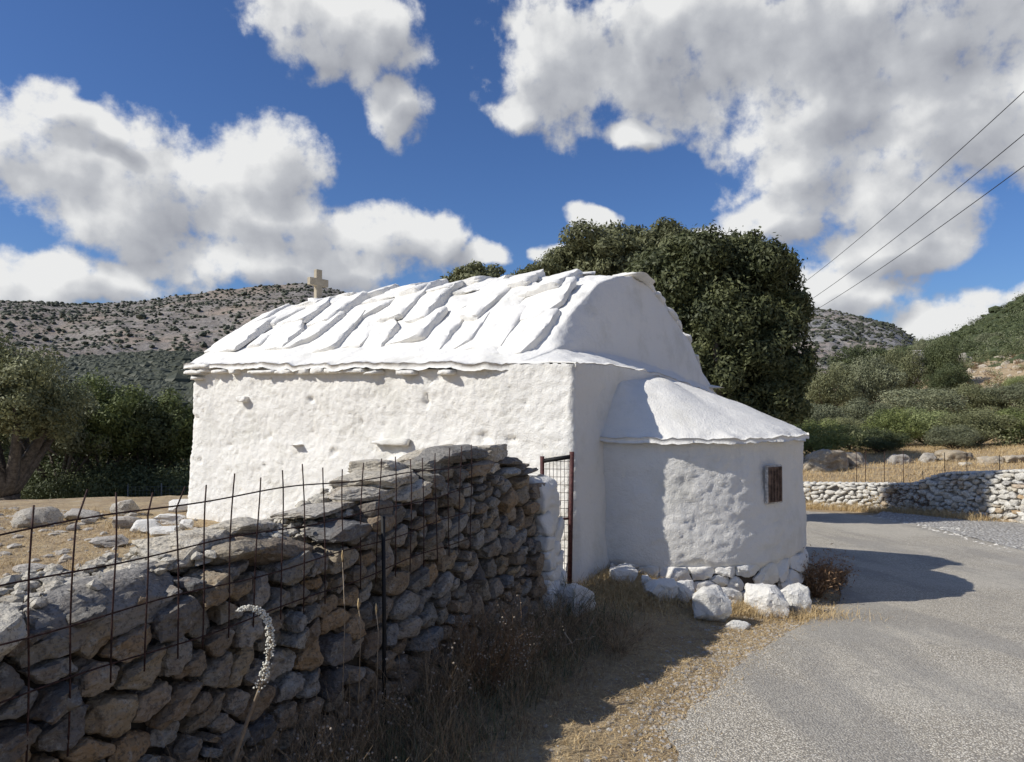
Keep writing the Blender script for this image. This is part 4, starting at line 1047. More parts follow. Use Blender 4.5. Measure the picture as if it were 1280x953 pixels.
for i, c in enumerate(lst):
    cc, V, Fc = cell_stone(c, rfw.uniform(.04, .08), .08, .006, rfw, 2, 50, .016, 9, .35)
    d, n = fwn(cc[0]); b = FW(cc[0]); z0 = float(RZ(b[1]))
    R_ = np.stack([[-d[0], -d[1], 0], [0, 0, 1], [n[0], n[1], 0]], 1); loc = np.array([b[0], b[1], z0 + cc[1]]); V = (V * [-1, 1, 1]) @ np.stack([[d[0], d[1], 0], [0, 0, 1], [n[0], n[1], 0]], 1).T
    Fc = Fc[:, ::-1] if False else Fc
    if i < 290: part_at('stone', mesh_np('stone', V, Fc, False), M_FARSTONE, fwall, loc)
    else: VV.append(V + loc); FF.append(Fc + oo); oo += len(V)
for a in np.arange(aV, aE - 3, .17):
    for z in np.arange(.05, .6, .13):
        d, n = fwn(a); b = FW(a); v, f = rand_rock((.18, .14, .13), 1, 8, rfw); VV.append(v + [b[0] + n[0] * .01, b[1] + n[1] * .01, float(RZ(b[1])) + z]); FF.append(f + oo); oo += len(v)
for a in np.arange(aS, aE - 3, .15):
    for o in (-.08, -.2, -.32):
        d, n = fwn(a); b = FW(a); v, f = rand_rock((rfw.uniform(.14, .24), .16, .09), 1, 8, rfw); VV.append(v + [b[0] + n[0] * o, b[1] + n[1] * o, float(RZ(b[1])) + fh(a) + .01]); FF.append(f + oo); oo += len(v)
part('small_stones', mesh_np('small_stones', np.vstack(VV), np.vstack(FF)), M_FARSTONE, fwall, kind='stuff')

# bank behind the wall: rock outcrops
rb = np.random.default_rng(15)
BR = [(1027, 592, 66, 26, 'wide smooth ochre outcrop at the left end of the fenced bank', 1.2, M_BANKROCK), (1067, 585, 34, 20, 'rounded ochre outcrop next to the wide one on the bank', 1.0, M_BANKROCK),
      (1124, 584, 28, 14, 'fissured pale rock in the middle of the bank', .8, M_FIELDROCK), (1157, 580, 20, 14, 'small pale knob of rock right of the fissured one', .8, M_FIELDROCK),
      (1190, 580, 46, 16, 'long low ochre rock ledge on the bank', .7, M_BANKROCK), (1178, 600, 18, 6, 'small flat grey stone lying low on the bank above the wall', .8, M_DARKROCK),
      (1205, 567, 14, 5, 'single white stone on the upper edge of the bank', .8, M_FARSTONE), (1236, 575, 34, 10, 'low broken ledge near the right end of the bank', .7, M_BANKROCK),
      (1268, 565, 40, 10, 'pale layered ledge at the far right top of the bank', .7, M_BANKROCK)]
def rock_at(name, x, y, w, h, label, mat, dep, sink=.25, cat='rock', lvl=3, group='rock outcrops on the bank'):
    V, Fc = rand_rock((w, w * dep, h), 4, 9, rb, .13, 14, 2.6); V = V + (fbm(V * 4, 4, .6) * w * .10)[:, None] * np.array([1, 1, .8])
    o = obj(name, mesh_np(name, V, Fc), mat, loc=(x, y, g1(x, y) + h / 2 - h * sink)); o['label'] = label; o['category'] = cat; o['group'] = group; return o
for (px, v, w, h, lb, dp, mt) in BR:
    y = {1027: 22.5, 1067: 22.5}.get(px, 22.0 if px < 1200 else 20.5); x = (px - 640) / F * y; sc = y / F
    rock_at('outcrop', x, y, w * sc, h * sc * 1.35, lb, mt, dp, sink=.38)

# bank fence: thin rusty posts in the bank behind the wall, grey netting at the left
bf = empty('bank_fence', (*FW(aV), -.6), 'line of thin rusty stakes standing in the bank behind the whitewashed roadside wall', 'fence')
for px in (1057, 1071, 1092, 1112, 1137, 1152, 1164, 1191, 1226, 1271):
    a = fw_near(px); d, n = fwn(a); b = FW(a) - n * .55; z = g1(*b); hgt = {1137: .5, 1152: .45}.get(px, .95)
    part('stake', tube_mesh('stake', [(b[0], b[1], z - .1), (b[0] + rb.normal() * .01, b[1], z + hgt)], .008, 5), M_WIRE, bf)
def fine_net(name, pts, h, step, r, mat, parent):
    """woven netting as thin real strands between pts"""
    tubes = []; pts = np.array(pts, float); L = np.concatenate([[0], np.cumsum(np.hypot(*np.diff(pts[:, :2], axis=0).T))])
    P = lambda a: np.array([np.interp(a, L, pts[:, i]) for i in range(3)])
    for a in np.arange(0, L[-1], step): p = P(a); tubes.append(tube([p, p + [0, 0, h]], r, 3))
    for z in np.arange(0, h + 1e-3, step): tubes.append(tube([p + [0, 0, z] for p in pts], r, 3))
    return part(name, join_tubes(name, tubes), mat, parent)
bp = []
for px in (1276, 1226, 1191, 1152, 1112, 1071, 1040): a = fw_near(px); d, n = fwn(a); b = FW(a) - n * .55; bp.append((b[0], b[1], g1(*b) + .05))
fine_net('netting', bp, .62, .16, .0022, M_NET, bf)
nf = empty('grey_net_fence', (7.2, 22.6, -1.0), 'dark grey net fence at the left end of the bank, right behind the chapel apse', 'fence')
p0 = at(992, 601, 22); p1 = at(1062, 596, 24.5); z0 = p0[2]
fine_net('netting', [(p0[0] - .6, p0[1], z0), (p0[0] + .8, 22.8, z0), (p1[0], p1[1], z0 + .05)], .62, .045, .008, M_NET, nf)
for k in range(4):
    f = k / 3; q = p0 * (1 - f) + p1 * f; part('stake', tube_mesh('stake', [(q[0], q[1], z0 - .3), (q[0], q[1], z0 + .66)], .015, 5), M_NET, nf)
lf = empty('field_net_fence', (-8, 17, -.9), 'fine dark wire fence before the trees at the far edge of the straw field', 'fence')
q0 = at(160, 596, 18.5); q1 = at(243, 596, 18.8)
fine_net('netting', [(q0[0], q0[1], g1(*q0[:2])), (q1[0] + .6, q1[1], g1(*q1[:2]))], .55, .09, .003, M_NET, lf)
for k in range(3):
    f = k / 2; q = q0 * (1 - f) + q1 * f; part('stake', tube_mesh('stake', [(q[0], q[1], g1(*q[:2]) - .2), (q[0], q[1], g1(*q[:2]) + .62)], .014, 5), M_NET, lf)

# power cables
for (e0, e1, nm) in (((1400, 3, 15), (985, 368, 46), 'uppermost of three thin black power cables crossing the sky at right'), ((1400, 68, 15), (985, 393, 46), 'middle one of three thin black power cables crossing the sky at right'), ((1400, 118, 15), (985, 407, 46), 'lowest of three thin black power cables crossing the sky at right')):
    a = at(*e0); b = at(*e1); k = np.linspace(0, 1, 40)[:, None]; P_ = a * (1 - k) + b * k; P_[:, 2] -= (0.5 * 4 * k * (1 - k))[:, 0] * .6
    o = obj('power_cable', tube_mesh('power_cable', P_, .012, 5), M_CABLE); o['label'] = nm; o['category'] = 'cable'; o['group'] = 'power cables over the road'

# ------------------------------------------------------------------ foliage
def leaves(blobs, n, ls, rng, shell=.55, up=.0, hole=.12, hscale=1.6):
    B = np.array(blobs, float); area = (B[:, 3] * B[:, 4] * B[:, 5]) ** (2 / 3); w = area / area.sum()
    k = rng.choice(len(B), n, p=w); d = rng.normal(size=(n, 3)); d /= np.linalg.norm(d, axis=1)[:, None]
    rad = 1 - shell * rng.random(n) ** 1.7
    rad *= 1 + .16 * rng.normal(size=n) * (rng.random(n) < .5)
    P = B[k, :3] + d * B[k, 3:6] * rad[:, None]
    # drop leaves deep inside another blob, and punch gaps
    h = fbm(P * hscale + 11, 2); keep = h > -.5 + hole
    P = P[keep]; d = d[keep]; n = len(P)
    P += rng.normal(size=(n, 3)) * ls * .5
    nr = rng.normal(size=(n, 3)) * .5 + d; nr /= np.linalg.norm(nr, axis=1)[:, None]
    a = np.cross(nr, rng.normal(size=(n, 3))); a /= np.linalg.norm(a, axis=1)[:, None]; b = np.cross(nr, a)
    s = ls * rng.uniform(.6, 1.35, n)[:, None]
    V = np.stack([P - a * s, P + b * s * .42, P + a * s, P - b * s * .42], 1).reshape(-1, 3)
    Fq = np.arange(n * 4).reshape(-1, 4); return V, Fq
def crown_blobs(c, r, nsub, rng, sub=.34, low=-.35, jit=.18):
    out = []
    for i in range(nsub):
        z = low + (1 - low) * (i + .5) / nsub; z = min(.98, z); a = i * 2.39996 + rng.normal() * .25; q = math.sqrt(1 - z * z)
        k = rng.uniform(.66, .92); s = sub * rng.uniform(.7, 1.3)
        out.append((c[0] + r[0] * q * cos(a) * k + rng.normal() * jit * r[0] * .3, c[1] + r[1] * q * sin(a) * k, c[2] + r[2] * z * k + rng.normal() * jit * r[2] * .3, r[0] * s, r[1] * s, r[2] * s * 1.05))
    out.append((c[0], c[1], c[2], r[0] * .72, r[1] * .72, r[2] * .72)); return out
def limbs(base, targets, r0, rng, name='trunk', fork=.35):
    tubes = []; base = np.array(base, float)
    fk = base + np.array([rng.normal() * .08, rng.normal() * .08, 1.0]) * fork
    k = np.linspace(0, 1, 6)[:, None]; tr = base * (1 - k) + fk * k + rng.normal(size=(6, 3)) * r0 * .12
    tubes.append(tube(tr, np.linspace(r0 * 1.35, r0 * .85, 6), 8))
    for tg in targets:
        tg = np.array(tg, float); m = (fk + tg) / 2 + rng.normal(size=3) * np.linalg.norm(tg - fk) * .10; k = np.linspace(0, 1, 8)[:, None]
        P_ = fk * (1 - k) ** 2 + 2 * m * k * (1 - k) + tg * k * k; tubes.append(tube(P_, np.linspace(r0 * .6, r0 * .10, 8), 6))
        for _ in range(2):
            s0 = P_[rng.integers(3, 6)]; e = s0 + np.clip(rng.normal(size=3), -1, 1) * np.linalg.norm(tg - fk) * .10; tubes.append(tube([s0, (s0 + e) / 2 + rng.normal(size=3) * .03, e], [r0 * .18, r0 * .1, r0 * .04], 4))
    return join_tubes(name, tubes)
def tree(name, base, blobs, nleaf, ls, leafmat, label, cat, rng, r0=.12, fork=.6, group=None, hole=.12, hscale=1.6, shell=.55):
    t_ = empty(name, base, label, cat, group); B = [(b[0] - base[0], b[1] - base[1], b[2] - base[2], *b[3:]) for b in blobs]
    V, Fq = leaves(B, nleaf, ls, rng, shell, 0, hole, hscale); part_at('crown', mesh_np('crown', V, Fq, False), leafmat, t_, base)
    tg = [b[:3] for b in B if b[2] > fork * .8][:9]
    part_at('trunk', limbs((0, 0, -.3), tg, r0, rng, fork=fork), M_BARK, t_, base); return t_
rt = np.random.default_rng(123)
# the big evergreen behind the chapel
def pxblob(px, v, Y, rx, rz, ry=None):
    p = at(px, v, Y); sc = Y / F; return (p[0], p[1], p[2], rx * sc, (ry or rx) * sc, rz * sc)
TB = []
for q in [(905,385,15.5,100,95),(935,345,15.6,58,50),(860,345,15.8,75,50),(975,400,15.3,38,55),(900,450,15.2,80,75),(960,460,15.3,48,60),(870,330,15.9,50,36),(965,505,15.1,46,42),(915,520,15.4,60,40),(985,455,15.0,32,40),(860,450,15.8,60,60)]:
    q = (q[0], q[1], q[2] - .5, *q[3:]); b = pxblob(*q, q[3] * .72); TB += crown_blobs(b[:3], b[3:], 34, rt, .24, -.55, .3)
base = at(905, 560, 15.8); zb_ = g1(base[0], base[1])
tree('evergreen_tree', (base[0], base[1], zb_), TB, 190000, .05, M_LEAF_BIG, 'huge dark rounded evergreen tree right behind the apse, reaching over its roof', 'tree', rt, .30, 1.4, hole=.16, hscale=1.3)
TB = []
for q in [(765,352,22,100,58),(815,322,22,62,36),(735,345,22.1,50,42),(695,362,22.1,42,34),(662,358,22.1,36,22),(845,330,21.8,56,48)]:
    b = pxblob(*q); TB += crown_blobs(b[:3], b[3:], 26, rt, .25, -.3, .3)
base = at(770, 545, 22); zb_ = g1(base[0], base[1])
tree('evergreen_tree', (base[0], base[1], zb_), TB, 110000, .064, M_LEAF_OLIVE, 'broad grey-green evergreen tree showing above the chapel ridge, left of the darker one', 'tree', rt, .28, 1.6, hole=.16)
TB = []
for q in [(590,352,20,38,20),(612,362,20,30,18),(565,360,20,20,12)]:
    b = pxblob(*q); TB += crown_blobs(b[:3], b[3:], 12, rt, .34, -.3)
base = at(590, 560, 20); tree('evergreen_tree', (base[0], base[1], g1(base[0], base[1])), TB, 9000, .06, M_LEAF_OLIVE, 'small tree whose top just shows over the middle of the slab roof', 'tree', rt, .14, 2.6, hole=.2)
# a few bare twigs on the shaded side of the big tree
tw = []
for k in range(9):
    a = at(925 + rt.uniform(-8, 8), 480 + rt.uniform(-12, 12), 14.1); b = at(940 + rt.uniform(0, 30), 455 + rt.uniform(0, 40), 13.9)
    tw.append(tube([a, (a + b) / 2 + rt.normal(size=3) * .05, b], [.010, .007, .003], 4))
tobj = join_tubes('dead_branch', tw)

# hillside trees on the right: a few crowns shared by many trees
protos = []
for k in range(6):
    r_ = np.random.default_rng(200 + k); bl = crown_blobs((0, 0, .95), (1, 1, .8), 16, r_, .36, -.6) + crown_blobs((.3, 0, .6), (.8, .7, .5), 8, r_, .36, -.6)
    V, Fq = leaves(bl, 15000, .036, r_, .40, 0, .06, 2.2); me_ = {}
    for nm, mt in (('dark', M_LEAF_DARK), ('olive', M_LEAF_OLIVE), ('green', M_LEAF_GREEN), ('light', M_LEAF_LIGHT), ('grey', M_LEAF_GREY)):
        m_ = mesh_np('crown', V, Fq, False); m_.materials.append(mt); me_[nm] = m_
    tm = limbs((0, 0, -.3), [b[:3] for b in bl[:8]], .07, r_, fork=.35); tm.materials.append(M_BARK); protos.append((me_, tm))
def shrub(name, px, vb, vt, wpx, Y, kind, label, cat, k, group, zb_=None):
    """base row vb, top row vt in the photograph, at distance Y"""
    x = (px - 640) / F * Y; top = at(px, vt, Y)[2]; z = g1(x, Y) if Y < 80 else at(px, vb, Y)[2]; H = max(.5, top - z); W = wpx / F * Y / 2
    t_ = empty(name, (x, Y, z), label, cat, group); me_, tm = protos[k % 6]
    # keep crown heavy low when mostly hidden by neighbours
    sc = (W * 1.12, W * 1.12, max(H / 1.72, W * .62))
    for nm, m_ in (('crown', me_[kind]), ('trunk', tm)):
        o = bpy.data.objects.new(nm, m_); COL.objects.link(o); o.parent = t_; o.scale = sc; o.rotation_euler = (0, 0, (k * 1.7) % 6.28)
    return t_
GR = 'trees and shrubs on the slope beyond the road'
HS = [ # px, vbase, vtop, width, Y, kind, label
 (1078,500,430,66,66,'dark','dark round oak highest behind the slope shrubs, against the grey mountain'),
 (1085,520,448,72,52,'grey','large grey-green domed crown in the middle of the slope'),
 (1128,500,437,48,60,'olive','olive green crown right of the domed one, near the skyline'),
 (1176,500,427,44,60,'dark','tall dark green tree beside the white stone hut'),
 (1151,470,427,18,74,'grey','thin small tree standing against the clouds on the skyline'),
 (1037,520,459,56,50,'olive','yellowish green crown directly right of the big evergreen'),
 (1020,560,503,64,33,'grey','rounded olive shrub just above the apse roof corner'),
 (1080,560,500,60,35,'grey','greyish feathery shrub in the lower middle of the slope'),
 (1113,565,513,54,28.5,'green','fresh green rounded bush low on the slope, over the bank'),
 (1160,562,514,62,28.5,'light','lightest yellow-green bush of the slope, low and feathery'),
 (1019,592,528,66,25.5,'green','green bush right above the grey net fence'),
 (1062,578,541,60,27,'dark','dark green bush low beside the green one at the bank'),
 (1150,530,485,86,44,'grey','wide grey-green crown above the light yellow-green bush'),
 (1188,500,456,46,54,'dark','compact dark crown just left of the bare earth patch'),
 (1214,530,482,60,46,'olive','broad olive crown below the bare earth patch'),
 (1262,530,486,62,45,'grey','pale crown at the right edge under the bare earth patch'),
 (1222,558,517,80,27,'olive','left half of the long olive hedge above the bank'),
 (1272,556,513,70,27,'green','right half of the long hedge, greener, at the picture edge'),
 (1252,455,428,46,79,'grey','grey-green shrub high on the right slope under the dark trees'),
 (1222,455,428,30,78,'dark','small dark shrub by the stone ruin high on the slope'),
(1262,414,383,46,97,'dark','dark tree crowning the right-hand ridge'),
 (1284,404,372,44,97,'olive', 'tree cut by the right picture edge on top of the ridge'),
 (1236,422,398,36,98,'dark','smaller dark tree left of the one crowning the ridge'),
 (1278,500,470,34,50,'light','bright green shrub at the very right edge beside bare earth'),
 (1050,560,520,46,31,'olive','low olive shrub between the rounded shrub and the feathery one'),
 (1100,590,556,54,25.5,'dark','dark low thicket right behind the bank outcrops'),
 (1190,568,545,56,25.5,'grey','brownish grey thicket at the top edge of the bank')]
for i, (px, vb, vt, w, Y, kd, lb) in enumerate(HS): shrub('slope_tree', px, vb, vt, w, Y, kd, lb, 'tree', i, GR)
# the unnumbered undergrowth between them
def undergrowth(name, n, fn, hfn, ls, mat, rng, per=60):
    P = fn(n); n = len(P); z = G(P[:, 0], P[:, 1]); H = hfn(n); bl = [(x, y, zz + h * .45, h * .75, h * .75, h * .6) for (x, y), zz, h in zip(P, z, H)]
    V, Fq = leaves(bl, n * per, ls, rng, .5, 0, .1, .9); return obj(name, mesh_np(name, V, Fq, False), mat, kind='stuff')
ru = np.random.default_rng(404)
def f_slope(n):
    y = ru.uniform(25.5, 75, n); u = ru.uniform(960, 1300, n); P = np.stack([(u - 640) / F * y, y], -1)
    bare = (u > 1205) & (y > 48) & (y < 66); return P[~bare]
undergrowth('slope_undergrowth', 380, f_slope, lambda n: ru.uniform(.35, .9, n), .055, M_LEAF_OLIVE, ru, 190)
def f_slope2(n):
    y = ru.uniform(30, 110, n); u = ru.uniform(960, 1330, n); P = np.stack([(u - 640) / F * y, y], -1); bare = (u > 1200) & (y > 48) & (y < 66); return P[~bare]
undergrowth('slope_brush', 260, f_slope2, lambda n: ru.uniform(.5, 1.2, n), .07, M_LEAF_DARK, ru, 190)

# left-hand trees
GL = 'trees along the far edge of the straw field'
def ltree(px, v, Y, rx, rz, n, ls, mt, label, r0, vb=600, more=(), hole=.12):
    TB = []
    for q in ((px, v, Y, rx, rz),) + tuple(more): b = pxblob(*q); TB.extend(crown_blobs(b[:3], b[3:], 18, rt, .34, -.6))
    x = (px - 640) / F * Y; return tree('field_tree', (x, Y, g1(x, Y)), TB, n, ls, mt, label, 'tree', rt, r0, .7, GL, hole)
ltree(10, 500, 17.5, 80, 62, 42000, .050, M_LEAF_OLIVE, 'nearest grey olive tree with thick trunk at the left edge of the photo', .30, more=((-40, 480, 17.5, 70, 60),(45, 520, 17.3, 45, 42)), hole=.2)
ltree(78, 535, 20, 48, 45, 20000, .05, M_LEAF_GREY, 'loose grey-green tree just right of the thick-trunked olive', .12)
ltree(130, 535, 21, 62, 52, 30000, .05, M_LEAF_GREEN, 'widest green tree in the middle of the field edge', .14)
ltree(190, 545, 21.5, 40, 46, 17000, .05, M_LEAF_DARK, 'dark green tree between the widest one and the chapel', .12)
ltree(225, 545, 22, 40, 50, 17000, .05, M_LEAF_GREEN, 'green tree partly hidden behind the chapel corner', .12)
ltree(160, 545, 25, 60, 45, 16000, .06, M_LEAF_DARK, 'dark tree filling the gap behind the field edge trees', .12)
ltree(50, 560, 24, 70, 40, 16000, .06, M_LEAF_DARK, 'dark low tree behind the thick-trunked olive', .12)
def f_left(n): y = ru.uniform(20, 30, n); u = ru.uniform(-120, 300, n); return np.stack([(u - 640) / F * y, y], -1)
def f_left2(n): y = ru.uniform(19.0, 21.5, n); u = ru.uniform(20, 300, n); return np.stack([(u - 640) / F * y, y], -1)
undergrowth('field_edge_undergrowth', 260, f_left, lambda n: ru.uniform(.6, 1.4, n), .055, M_LEAF_DARK, ru, 170)
undergrowth('field_edge_thicket', 90, f_left2, lambda n: ru.uniform(.6, 1.2, n), .045, M_LEAF_DARK, ru, 420)

def ridge_brush(name, cnt, hmin, hmax, mat):
    B_ = []
    for k in range(cnt):
        u = ru.uniform(1150, 1420); R_ = ru.uniform(80, 112); v = np.interp(u, [1080, 1150, 1185, 1215, 1240, 1262, 1285, 1400, 1600], [452, 436, 427, 419, 402, 388, 378, 340, 300])
        d = ray(u, v); d = d / math.hypot(d[0], d[1]); crest = CAMZ + d[2] * 118; z = -.5 + (crest + .5) * ((R_ - 64) / 54) ** .9 if R_ < 118 else crest; h = ru.uniform(hmin, hmax)
        B_.append((d[0] * R_, d[1] * R_, z + h * .3, h * .9, h * .9, h * .75))
    V, Fq = leaves(B_, cnt * 230, .10, ru, .35, 0, .08, .7); obj(name, mesh_np(name, V, Fq, False), mat, kind='stuff')
ridge_brush('ridge_thicket', 150, 1.0, 2.9, M_LEAF_DARK)
ridge_brush('ridge_brush', 120, .7, 1.9, M_LEAF_GREY)
def f_bare(n): y = ru.uniform(44, 92, n); u = ru.uniform(1190, 1330, n); return np.stack([(u - 640) / F * y, y], -1)
pebbles('slope_stones', 700, f_bare, .06, .5, M_BANKROCK, ru)
undergrowth('slope_tufts', 150, f_bare, lambda n: ru.uniform(.2, .6, n), .06, M_LEAF_OLIVE, ru, 60)
undergrowth('slope_dry_tufts', 260, f_bare, lambda n: ru.uniform(.15, .5, n), .06, M_DRYBUSH, ru, 50)
# white hut and stone ruin on the slope
hx = at(1148, 443, 68); hb = empty('stone_hut', (hx[0], hx[1], g1(hx[0], hx[1])), 'tiny white stone hut half hidden by trees high on the slope', 'building')
part_at('wall', box_bm((.8, .7, 3.0), .05), M_FARSTONE, hb, (hx[0], hx[1], hx[2] - 1.25)); part_at('roof', box_bm((.9, .8, .10), .04), M_FARSTONE, hb, (hx[0], hx[1], hx[2] + .30))
for k, (px, v, w, h, lb) in enumerate([(1203, 449, 16, 12, 'pale boulder left in the stone ruin high on the slope'), (1212, 452, 14, 12, 'pale boulder right in the stone ruin high on the slope')]):
    p = at(px, v, 74); V, Fc = rand_rock((w * .08, w * .07, h * .16), 2, 9, rb); o = obj('rock', mesh_np('rock', V, Fc), M_FIELDROCK, loc=(p[0], p[1], p[2] - .3)); o['label'] = lb; o['category'] = 'rock'; o['group'] = 'rocks high on the slope'

# ------------------------------------------------------------------ dry grass and weeds
def blades(P, h, lean, w, rng, segs=2, dirs=None):
    """thin ribbons: P (n,3) bases, h heights"""
    n = len(P); a = rng.uniform(0, 2 * pi, n); D = np.stack([np.cos(a), np.sin(a), 0 * a], -1); b = a + pi / 2 + rng.normal(size=n); S_ = np.stack([np.cos(b), np.sin(b), 0 * b], -1)
    V = []
    for k in range(segs + 1):
        f = k / segs; c = P + np.array([0, 0, 1]) * (h * f * (1 - .25 * lean * f))[:, None] + D * (h * lean * f * f)[:, None]
        ww = (w * (1 - .75 * f))[:, None]; V += [c - S_ * ww, c + S_ * ww]
    V = np.stack(V, 1); m = 2 * (segs + 1); o = (np.arange(n) * m)[:, None]
    Fq = np.concatenate([o + np.array([[2 * k, 2 * k + 1, 2 * k + 3, 2 * k + 2]]) for k in range(segs)]); return V.reshape(-1, 3), Fq
def onG(P): return np.concatenate([P, G(P[:, 0], P[:, 1])[:, None]], 1)
rgs = np.random.default_rng(55)
# straw litter on the verge
def region_verge(n, y0=2.0, y1=7.6):
    y = rgs.uniform(y0, y1, n * 3); x = rgs.uniform(-1.6, 3.6, n * 3); P = np.stack([x, y], -1)
    wallside = (P - W0) @ WN > .05
    dl, sl = seg_dist(x, y, ROAD_L); left = (dl * -sl) > rgs.normal(-.02, .12, n * 3)
    ch = ((P - A) @ D1 < .0) & (np.hypot(x - C0[0], y - C0[1]) > RA + .02)
    return P[wallside & left & ch][:n]
P = onG(region_verge(60000)); n = len(P)
V, Fq = blades(P + rgs.normal(size=(n, 3)) * [0, 0, .006], rgs.uniform(.008, .03, n), rgs.uniform(1.2, 3.2, n), rgs.uniform(.0012, .0026, n), rgs)
obj('verge_straw', mesh_np('verge_straw', V, Fq, False), M_STRAW, kind='stuff')
# taller straw before the chapel foot and round the boulders
def near_pts(c, s, n): return np.array(c) + rgs.normal(size=(n, 2)) * s
pts = np.vstack([near_pts((.95, 6.1), (.22, .18), 3800), near_pts((1.5, 6.2), (.45, .10), 2600), near_pts((2.3, 6.25), (.3, .14), 1400)])
k = ((pts - A) @ D1 < -.03) & (np.hypot(pts[:, 0] - C0[0], pts[:, 1] - C0[1]) > RA + .05); pts = pts[k]; P = onG(pts); n = len(P)
V, Fq = blades(P, rgs.uniform(.03, .13, n), rgs.uniform(.2, 1.6, n), rgs.uniform(.0014, .003, n), rgs, 3)
obj('chapel_foot_straw', mesh_np('chapel_foot_straw', V, Fq, False), M_STRAW, kind='stuff')
# field stubble
x = rgs.uniform(-12, -.6, 150000); y = rgs.uniform(2.2, 18, 150000); P = np.stack([x, y], -1); k = ((P - W0) @ WN < -.62) & ((P - A) @ D2 < -.15); P = onG(P[k]); n = len(P)
V, Fq = blades(P, rgs.uniform(.01, .045, n), rgs.uniform(.8, 2.5, n), rgs.uniform(.0018, .004, n), rgs)
obj('field_stubble', mesh_np('field_stubble', V, Fq, False), M_STRAW, kind='stuff')
c_ = np.stack([rgs.uniform(-11, -1, 420), rgs.uniform(3, 18.5, 420)], -1); c_ = c_[((c_ - W0) @ WN < -.8) & ((c_ - A) @ D2 < -.25)]
P = onG(np.repeat(c_, 45, 0) + rgs.normal(size=(len(c_) * 45, 2)) * .07); n = len(P)
V, Fq = blades(P, rgs.uniform(.03, .14, n), rgs.uniform(.2, 1.3, n), rgs.uniform(.0016, .0035, n), rgs, 2)
obj('field_tufts', mesh_np('field_tufts', V, Fq, False), M_STRAW, kind='stuff')
# dark dry weeds in front of the stone wall
def wall_foot(n, t0, t1, o0, o1):
    t_ = rgs.uniform(t0, t1, n); o_ = o0 + (o1 - o0) * rgs.random(n) ** 1.4; b = W0 + t_[:, None] * WD + o_[:, None] * WN; return b, t_, o_
b, t_, o_ = wall_foot(15000, .2, 4.1, .10, .80); ck = fbm(np.stack([b[:, 0] * 5, b[:, 1] * 5, 0 * t_], -1), 2); kk = ck > rgs.uniform(-.25, .35, len(ck)); b = b[kk]; t_ = t_[kk]; o_ = o_[kk]; ck = ck[kk]; P = onG(b); n = len(P)
hmax = np.interp(t_, [0, 1, 1.8, 3.0, 3.6, 4.1], [.42, .46, .50, .42, .30, .22]) * np.interp(o_, [.1, .3, .85], [1, .8, .18]) * (.7 + .9 * np.clip(ck, 0, .6))
V, Fq = blades(P, hmax * rgs.uniform(.35, 1.15, n), rgs.uniform(.05, .9, n), rgs.uniform(.0010, .0022, n), rgs, 4)
obj('wall_foot_weeds', mesh_np('wall_foot_weeds', V, Fq, False), M_WEED, kind='stuff')
b, t_, o_ = wall_foot(2200, .8, 4.2, .12, .65); P = onG(b); n = len(P)
V, Fq = blades(P, rgs.uniform(.05, .26, n) * np.interp(o_, [.1, .9], [1.1, .5]), rgs.uniform(.1, 1.4, n), rgs.uniform(.0015, .003, n), rgs, 3)
obj('green_wall_foot_weeds', mesh_np('green_wall_foot_weeds', V, Fq, False), M_GREENWEED, kind='stuff')
# branchy dry plants with seed heads
def branchy(base, h, spread, nst, rng, r=.0016, droop=0.0, twig=5):
    tubes = []; tips = []
    for _ in range(nst):
        a = rng.uniform(0, 2 * pi); l = h * rng.uniform(.6, 1.1); d = np.array([cos(a) * spread * rng.random(), sin(a) * spread * rng.random(), 1.0]); d /= np.linalg.norm(d)
        p = np.array(base) + np.array([cos(a), sin(a), 0]) * .02; pts = [p]
        for s_ in range(6): d = d + rng.normal(size=3) * .12 + np.array([cos(a) * .05, sin(a) * .05, -droop]); d /= np.linalg.norm(d); p = p + d * l / 6; pts.append(p)
        tubes.append(tube(pts, np.linspace(r * 1.3, r * .5, 7), 4))
        for _ in range(twig):
            i = rng.integers(2, 6); q = pts[i]; e = q + (d * .5 + rng.normal(size=3) * .5) * l * .28; m = (q + e) / 2 + rng.normal(size=3) * .01; tubes.append(tube([q, m, e], [r * .7, r * .5, r * .3], 3)); tips.append(e)
        tips.append(pts[-1])
    return tubes, tips
def weed(name, px, v, label, cat, h, spread, nst, mat, rng, seeds=0, seedmat=None, t=None, o=None, r=.0016, group='dry weeds before the stone wall', droop=0.0, twig=5, seedr=.006):
    if t is None: x, y, z = hit(px, v)
    else: x, y = W0 + WD * t + WN * o; z = g1(x, y)
    e = empty(name, (x, y, z), label, cat, group); tb, tips = branchy((0, 0, 0), h, spread, nst, rng, r, droop, twig)
    part_at('stems', join_tubes('stems', tb), mat, e, (x, y, z))
    if seeds:
        V0, F0 = ico(1); n = seeds; T = np.array(tips)[rng.integers(0, len(tips), n)] + rng.normal(size=(n, 3)) * .012; s_ = rng.uniform(.5, 1.2, n) * seedr
        VV = V0[None] * s_[:, None, None] + T[:, None]; part_at('seed_heads', mesh_np('seed_heads', VV.reshape(-1, 3), (F0[None] + (np.arange(n) * len(V0))[:, None, None]).reshape(-1, 3)), seedmat or M_SEED, e, (x, y, z), kind='stuff')
    return e
rwd = np.random.default_rng(88)
weed('dry_weed', 0, 0, 'branchy dry weed with many pale seed heads at the bottom, below the sea squill', 'weed', .42, .8, 16, M_WEED, rwd, 120, t=1.12, o=.35)
weed('dry_weed', 0, 0, 'dry weed with sparse pale seed heads right of the black fence post', 'weed', .46, .7, 18, M_WEED, rwd, 110, t=1.75, o=.30)
